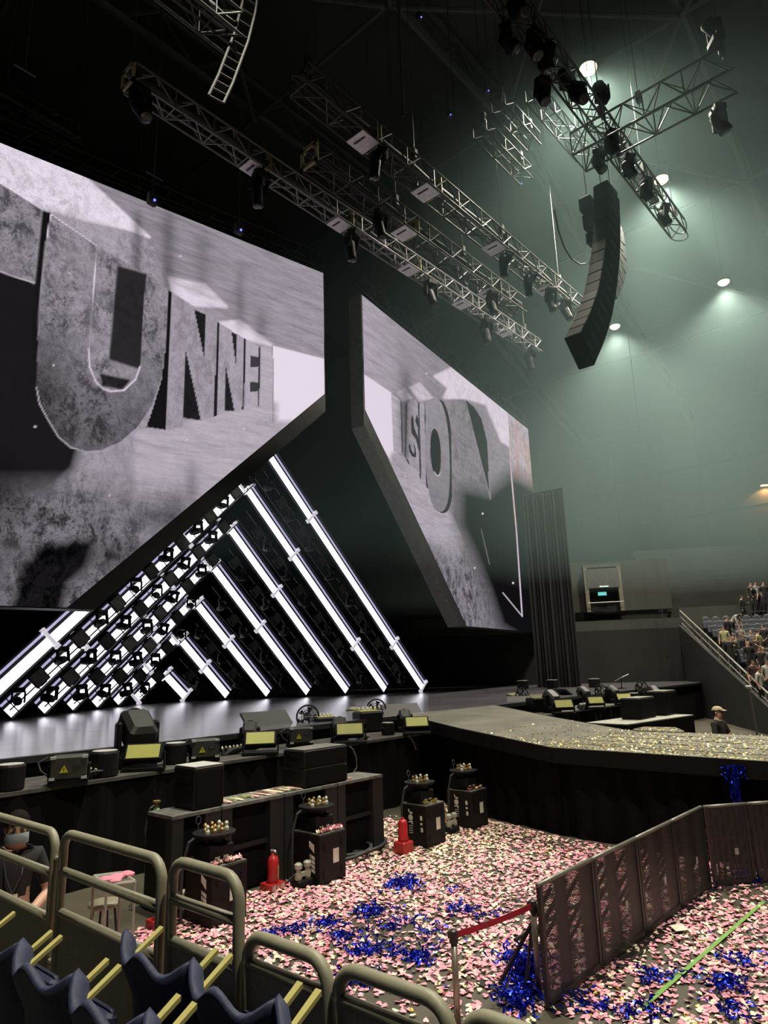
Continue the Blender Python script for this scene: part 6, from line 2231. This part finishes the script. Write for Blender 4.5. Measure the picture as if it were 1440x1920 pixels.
for (px, py, po, c, hr, lab) in ppl:
    hgt = {'stand': 1.765, 'bend': 1.40, 'phone': 1.765}[po]
    d = ray(px, py)
    best = None
    dd = 18.0
    while dd < 60:
        P = CAM + d * dd
        s0 = (P - B0).dot(E_)
        if s0 < RUN + 0.2:
            zt = max(0.1, 0.5 + SLOPE * 0.8 * math.floor(s0 / 0.8))
        elif s0 < RUN + 1.6:
            zt = 5.2
        else:
            zt = 5.2 + 0.44 * math.floor((s0 - RUN - 1.6) / 0.85)
        if P.z - hgt <= zt and best is None:
            best = (P, zt)
            break
        dd += 0.05
    if best is None:
        continue
    P, zt = best
    o = bpy.data.objects.new('person', crowd_mesh(po, c, hr))
    COL.objects.link(o)
    o.location = (P.x, P.y, zt)
    o.rotation_euler = (0, 0, rzE + R(rnd.uniform(-60, 60)))
    tag(o, lab, 'person', 'crowd in the far stand')
# phone glow and lamp stand at the rail foot
p = onz(1404, 1290, 1.6)
t = thing('tripod_stand', 'thin tripod pole with a small pale head at the foot of the far stand', 'stand', (p.x, p.y, 0))
top = atdepth(1404, 1288, 20)
bot = onz(1424, 1378, 0.0)
c = atdepth(1420, 1374, 20)
t.location = (c.x, c.y, 0)
t['_base'] = [c.x, c.y, 0]
MB().tube((c.x, c.y, 0.02), top, 0.03, 6).build('pole', M_ALU, t)
MB().bevbox(top, (0.24, 0.14, 0.08), 0.02).build('head', mat('pale_box_top'), t)
for k in range(3):
    a = 2 * math.pi * k / 3
    MB().tube((c.x, c.y, 0.5), (c.x + .45 * math.cos(a), c.y + .45 * math.sin(a), 0), 0.02, 6).build('leg', M_ALUDARK, t)

# ------------------------------------------------------------------ confetti, streamers
rc = random.Random(21)
CM = [mat('confetti_pink', (0.86, 0.33, 0.42), 0.7, vary=0.12, scale=9), mat('confetti_cream', (0.86, 0.76, 0.56), 0.7, vary=0.1, scale=9), mat('confetti_rose', (0.86, 0.50, 0.53), 0.7, vary=0.1, scale=9),
      mat('confetti_gold', (0.75, 0.52, 0.12), 0.25, 0.8), mat('confetti_green', (0.30, 0.42, 0.10), 0.4, 0.3), mat('confetti_blue', (0.05, 0.10, 0.65), 0.3, 0.5), mat('confetti_red', (0.55, 0.05, 0.08), 0.5)]
CN = ['pink', 'cream', 'pale rose', 'gold', 'green', 'blue', 'red']
HEART = [(0, -0.55), (0.38, -0.12), (0.5, 0.18), (0.40, 0.42), (0.2, 0.45), (0, 0.25), (-0.2, 0.45), (-0.40, 0.42), (-0.5, 0.18), (-0.38, -0.12)]


def heart_pts(size, curl):
    return [Vector((x * size, y * size, curl * size * (abs(x) * 1.0 + 0.25 * abs(y)))) for x, y in HEART]


def seg_side(a, b, x, y):
    return (b[0] - a[0]) * (y - a[1]) - (b[1] - a[1]) * (x - a[0])


def noise2(x, y):
    from mathutils import noise as nz
    return nz.noise(Vector((x, y, 3.7)))


def free_floor(x, y):
    # open floor: right of the stand, in front of the subwoofers, this side of the runway curtain
    if x < 2.05 or y > 9.4:
        return False
    if y > SUBY - 0.03 and x < 8.95:
        return False
    # runway curtain lines
    for k in range(3):
        a, b = NEAR[k], NEAR[k + 1]
        if b.y <= y <= a.y:
            xe = a.x + (b.x - a.x) * (y - a.y) / (b.y - a.y)
            if x > xe + 0.0:
                return False
    if y < NEAR[3].y and x > NEAR[3].x:
        return False
    return True


CASES = [onz(cx, cy, 0) for cx, cy in ((395, 1745), (600, 1663), (802, 1592), (887, 1557))]


def density(x, y):
    v = 0.82 + 0.75 * noise2(x * 0.9, y * 0.9) + 0.5 * noise2(x * 2.6, y * 2.6)
    if y < 3.2:                      # past the mesh barrier, thinner
        v -= 0.1
    if x < 3.6 and y < 6:
        v -= 0.2 * (3.6 - x)
    if y > 6.4 and x < 8.8:          # drifts along the subwoofers
        v += 0.35
    if x < 5.9 and y < 4.2 and x > 3.6:
        v -= 0.18
    if x > 9.3 and y > 5:
        v += 0.12
    return max(0.04, min(1.0, v))


pieces = []
tries = 0
while len(pieces) < 26000 and tries < 150000:
    tries += 1
    x, y = rc.uniform(2.05, 12.6), rc.uniform(0.2, 9.4)
    if not free_floor(x, y):
        continue
    if any(c.x - 0.02 < x < c.x + 0.52 and c.y - 0.02 < y < c.y + 0.56 for c in CASES):
        continue
    d = density(x, y)
    if rc.random() > d:
        continue
    far = max(0, min(1, (y - 5.2) / 1.8)) * max(0, min(1, (x - 7.4) / 1.5))
    u = rc.random()
    if u < 0.56 - 0.38 * far:
        k = 0
    elif u < 0.75 - 0.12 * far:
        k = 1
    elif u < 0.90 - 0.12 * far:
        k = 2
    elif u < 0.955 + 0.0 * far:
        k = 3
    elif u < 0.975:
        k = 4
    elif u < 0.985:
        k = 5
    else:
        k = 6
    pieces.append((x, y, k))
# the ones that show largest: nearest to the viewpoint and in the picture
def seen(x, y):
    v = Vector((x, y, 0)) - CAM
    z = v.dot(CF)
    if z < 1:
        return None
    px, py = 720 + FPX * v.dot(CR) / z, 960 - FPX * v.dot(CU) / z
    # not behind the near rail sheets
    if px < 5 or px > 1435 or py > 1915:
        return None
    if px < 455 or (py > 1790 + (px - 460) * 0.36 and px < 1010):
        return None
    return z


vis = []
for i, (x, y, k) in enumerate(pieces):
    z = seen(x, y)
    if z is not None:
        vis.append((z, i))
vis.sort()
single = {i for _, i in vis[:300]}
# one shared mesh per colour and curl
HM = {}
for k in range(len(CM)):
    for c in range(2):
        m = MB()
        m.add(heart_pts(1.0, (0.10, 0.28)[c]), [(0, 1, 2, 3, 4, 5), (0, 5, 6, 7, 8, 9)])
        HM[(k, c)] = m.mesh('confetti_heart', CM[k])
big = MB()
for i, (x, y, k) in enumerate(pieces):
    s = rc.uniform(0.048, 0.064) if k in (0, 1, 2) else rc.uniform(0.03, 0.045)
    z = 0.003 + rc.random() * 0.012
    rot = Euler((rc.gauss(0, 0.22), rc.gauss(0, 0.22), rc.uniform(0, 6.28)))
    c = 0 if rc.random() < 0.7 else 1
    if i in single:
        o = bpy.data.objects.new('confetti_heart', HM[(k, c)])
        COL.objects.link(o)
        o.location = (x, y, z + 0.006)
        o.rotation_euler = rot
        o.scale = (s, s, s)
        side = 'past the mesh barrier' if y < 3.2 else 'this side of the mesh barrier'
        tag(o, '%s heart-shaped confetti piece on the floor, %s' % (CN[k], side), 'confetti', '%s confetti %s' % (CN[k], side))
    else:
        rm = rot.to_matrix()
        big.cur = k
        big.add([rm @ v + Vector((x, y, z + 0.006)) for v in heart_pts(s, (0.10, 0.28)[c])], [(0, 1, 2, 3, 4, 5), (0, 5, 6, 7, 8, 9)])


def scatter_stuff(mb, name, mats, label, cat):
    me = bpy.data.meshes.new(name)
    me.from_pydata(mb.v, [], mb.f)
    for m in mats:
        me.materials.append(m)
    me.polygons.foreach_set('material_index', mb.m)
    me.update()
    o = bpy.data.objects.new(name, me)
    COL.objects.link(o)
    return tag(o, label, cat, kind='stuff')


scatter_stuff(big, 'scattered_confetti', CM, 'thousands of pink and cream confetti hearts strewn over the floor', 'confetti')
# confetti on the subwoofers and the cases
tops = MB()
for i in range(110):
    x = rc.uniform(5.5, 8.3)
    tops.cur = rc.choice((0, 1, 1, 2, 4))
    s = rc.uniform(.035, .055)
    rm = Euler((rc.gauss(0, .2), rc.gauss(0, .2), rc.uniform(0, 6.3))).to_matrix()
    tops.add([rm @ v + Vector((x, rc.uniform(SUBY + .04, SUBY + .5), SUBT + 0.008 + rc.random() * .01)) for v in heart_pts(s, .1)], [(0, 1, 2, 3, 4, 5), (0, 5, 6, 7, 8, 9)])
for c, n, pal in ((CASES[0], 70, (0, 0, 2, 1)), (CASES[1], 90, (0, 0, 2, 1)), (CASES[2], 24, (3, 1, 3)), (CASES[3], 26, (3, 6, 1))):
    for i in range(n):
        tops.cur = rc.choice(pal)
        s = rc.uniform(.045, .06)
        rm = Euler((rc.gauss(0, .5), rc.gauss(0, .5), rc.uniform(0, 6.3))).to_matrix()
        edge = rc.random() < .7
        x, y = c.x + rc.uniform(.03, .47), c.y + (rc.uniform(.03, .11) if edge else rc.uniform(.45, .5))
        tops.add([rm @ v + Vector((x, y, 0.655 + rc.random() * .03)) for v in heart_pts(s, .15)], [(0, 1, 2, 3, 4, 5), (0, 5, 6, 7, 8, 9)])
scatter_stuff(tops, 'settled_confetti', CM, 'confetti settled on the subwoofers and flight cases', 'confetti')
# gold flakes on the runway
gold = MB()
GM = [mat('gold_flake', (0.72, 0.55, 0.14), 0.3, 0.7), mat('pale_gold_flake', (0.75, 0.70, 0.42), 0.3, 0.4), mat('dull_gold_flake', (0.30, 0.23, 0.06), 0.5, 0.3)]
for i in range(3600):
    k = rc.choice((1, 2, 2, 2, 2, 3))
    t_, u = rc.random(), rc.random()
    if k == 1:
        t_ = 1 - rc.random() ** 2 * 0.8
        if rc.random() < 0.6:
            u = rc.random() ** 3
    elif rc.random() < 0.55:
        u = rc.random() ** 2 * 0.8
    p = NEAR[k].lerp(NEAR[k + 1], t_).lerp(BACK[k].lerp(BACK[k + 1], t_), u)
    s = rc.uniform(.018, .04)
    rm = Euler((rc.gauss(0, .25), rc.gauss(0, .25), rc.uniform(0, 6.3))).to_matrix()
    gold.cur = rc.choice((0, 0, 1, 2, 2))
    gold.add([rm @ Vector((a * s, b * s, 0)) + p + Vector((0, 0, 0.012)) for a, b in ((-.5, -.35), (.5, -.35), (.5, .35), (-.5, .35))], [(0, 1, 2, 3)])
for i in range(260):
    a, b, c, d = hx
    u, v = rc.random(), rc.random()
    p = a.lerp(d, u).lerp(b.lerp(c, u), v)
    s = rc.uniform(.018, .035)
    rm = Euler((rc.gauss(0, .2), rc.gauss(0, .2), rc.uniform(0, 6.3))).to_matrix()
    gold.cur = rc.choice((0, 0, 1, 2))
    gold.add([rm @ Vector((x * s, y * s, 0)) + p + Vector((0, 0, 0.012)) for x, y in ((-.5, -.35), (.5, -.35), (.5, .35), (-.5, .35))], [(0, 1, 2, 3)])
for i in range(60):
    p = NEAR[0].lerp(NEAR[1], rc.random()).lerp(BACK[0].lerp(BACK[1], rc.random()), rc.random())
    gold.cur = 1
    s = .03
    gold.add([Vector((a * s, b * s, 0.012)) + p for a, b in ((-.5, -.35), (.5, -.35), (.5, .35), (-.5, .35))], [(0, 1, 2, 3)])
scatter_stuff(gold, 'gold_confetti', GM, 'small gold confetti flakes strewn along the runway', 'confetti')

# blue foil streamers: each heap is a tangle of thin ribbons
M_FOIL = mat('blue_foil', (0.012, 0.03, 0.55), 0.22, 0.85, vary=0.35, scale=25)


def streamer(label, centre, size, n, zmax, length=0.45, path=None):
    m = MB()
    for i in range(n):
        if path:
            f = rc.random() * (len(path) - 1)
            k = min(int(f), len(path) - 2)
            c = path[k].lerp(path[k + 1], f - k) + Vector((rc.gauss(0, size[0]), rc.gauss(0, size[1]), 0))
        else:
            c = centre + Vector((rc.gauss(0, size[0]), rc.gauss(0, size[1]), 0))
        ang = rc.uniform(0, 6.28)
        p = Vector((c.x, c.y, 0.015 + zmax * rc.random() ** 1.5))
        vs = []
        steps = 12
        w_ = 0.011
        for s in range(steps):
            ang += rc.gauss(0, 0.75)
            p = p + Vector((math.cos(ang), math.sin(ang), 0)) * (length / steps)
            p.z = max(0.014, min(zmax + .02, p.z + rc.gauss(0, 0.018)))
            tw = rc.uniform(-1.2, 1.2)
            sd = Vector((-math.sin(ang) * math.cos(tw), math.cos(ang) * math.cos(tw), math.sin(tw)))
            vs += [p - sd * w_, p + sd * w_]
        m.add(vs, [(2 * s, 2 * s + 2, 2 * s + 3, 2 * s + 1) for s in range(steps - 1)])
    me = bpy.data.meshes.new('blue_streamers')
    me.from_pydata(m.v, [], m.f)
    me.materials.append(M_FOIL)
    me.update()
    o = bpy.data.objects.new('blue_streamers', me)
    COL.objects.link(o)
    return tag(o, label, 'streamers', 'tangles of blue foil streamers', kind='stuff')


for (px, py, sx, n, zm, lab) in ((757, 1662, 0.20, 90, 0.08, 'wide tangle of blue foil streamers in the middle of the floor'), (700, 1714, 0.12, 60, 0.07, 'round tangle of blue streamers left of centre'), (745, 1660, 0.1, 14, 0.05, 'thin blue streamers under the wide tangle'),
                                 (862, 1710, 0.10, 34, 0.05, 'small blue tangle right of the floor centre'), (690, 1788, 0.13, 46, 0.06, 'blue tangle above the fifth rail panel'), (672, 1838, 0.10, 40, 0.06, 'blue tangle just behind the fifth rail panel'),
                                 (800, 1796, 0.12, 40, 0.05, 'blue tangle left of the foreground belt post'), (805, 1750, 0.07, 16, 0.04, 'few blue streamers between the tangle and the belt'), (852, 1668, 0.06, 10, 0.04, 'few blue streamers beyond the wide tangle'),
                                 (915, 1722, 0.07, 12, 0.04, 'few blue streamers near the red belt'), (985, 1835, 0.16, 170, 0.22, 'big heap of blue streamers at the end belt post'), (970, 1885, 0.14, 80, 0.12, 'lower part of the blue heap below the end belt post'),
                                 (1370, 1850, 0.12, 46, 0.07, 'blue tangle on the floor at lower right'), (1390, 1806, 0.07, 26, 0.08, 'small blue tangle behind the lower right one'), (1240, 1838, 0.07, 24, 0.05, 'blue tangle beside the green tape'),
                                 (1372, 1898, 0.10, 20, 0.04, 'blue streamers at the bottom right'), (1200, 1902, 0.09, 30, 0.05, 'blue tangle at the bottom end of the green tape'), (1400, 1650, 0.25, 60, 0.05, 'blue streamers behind the corner mesh barrier')):
    streamer(lab, onz(px, py, 0), (sx * 0.6, sx * 0.38), int(n * 0.55), zm, 0.3)
for (pts, sx, n, lab) in (([(480, 1760), (520, 1752), (560, 1745), (600, 1738), (612, 1728)], 0.03, 60, 'long trail of blue streamers along the left of the floor'), ([(640, 1768), (680, 1755), (740, 1740), (770, 1725)], 0.03, 44, 'trail of blue streamers below the floor centre'), ([(612, 1730), (630, 1748), (650, 1765)], 0.04, 40, 'short blue trail joining two longer ones'), ([(735, 1780), (765, 1798), (800, 1800)], 0.03, 24, 'short blue trail left of the belt post'), ([(1060, 1900), (1110, 1880), (1160, 1890)], 0.04, 30, 'blue trail along the foot of the mesh barrier')):
    streamer(lab, None, (sx * .6, sx * .6), int(n * .6), 0.04, 0.25, [onz(x, y, 0) for x, y in pts])
# blue ribbons hanging over the runway edge
m = MB()
n0 = NEAR[2].lerp(NEAR[3], 0.0)
for i in range(26):
    px = rc.uniform(1356, 1402)
    p = onplane(px, 1432 + rc.uniform(0, 4), NEAR[2], Vector((NEAR[3].y - NEAR[2].y, -(NEAR[3].x - NEAR[2].x), 0))) - Vector((0.05, 0, 0))
    L = rc.uniform(0.1, 0.22) if not (1366 < px < 1384) else rc.uniform(0.3, 0.75)
    vs = []
    for s in range(9):
        q = p + Vector((rc.gauss(0, .012), rc.gauss(0, .012), -L * s / 8))
        a = rc.uniform(0, 3.1)
        sd = Vector((math.cos(a), math.sin(a), 0)) * .011
        vs += [q - sd, q + sd]
    m.add(vs, [(2 * s, 2 * s + 2, 2 * s + 3, 2 * s + 1) for s in range(8)])
me = bpy.data.meshes.new('hanging_streamers')
me.from_pydata(m.v, [], m.f)
me.materials.append(M_FOIL)
o = bpy.data.objects.new('hanging_streamers', me)
COL.objects.link(o)
tag(o, 'blue foil ribbons hanging over the edge of the runway at right', 'streamers', kind='stuff')

# ------------------------------------------------------------------ tidy
for o in bpy.data.objects:
    if '_base' in o:
        del o['_base']
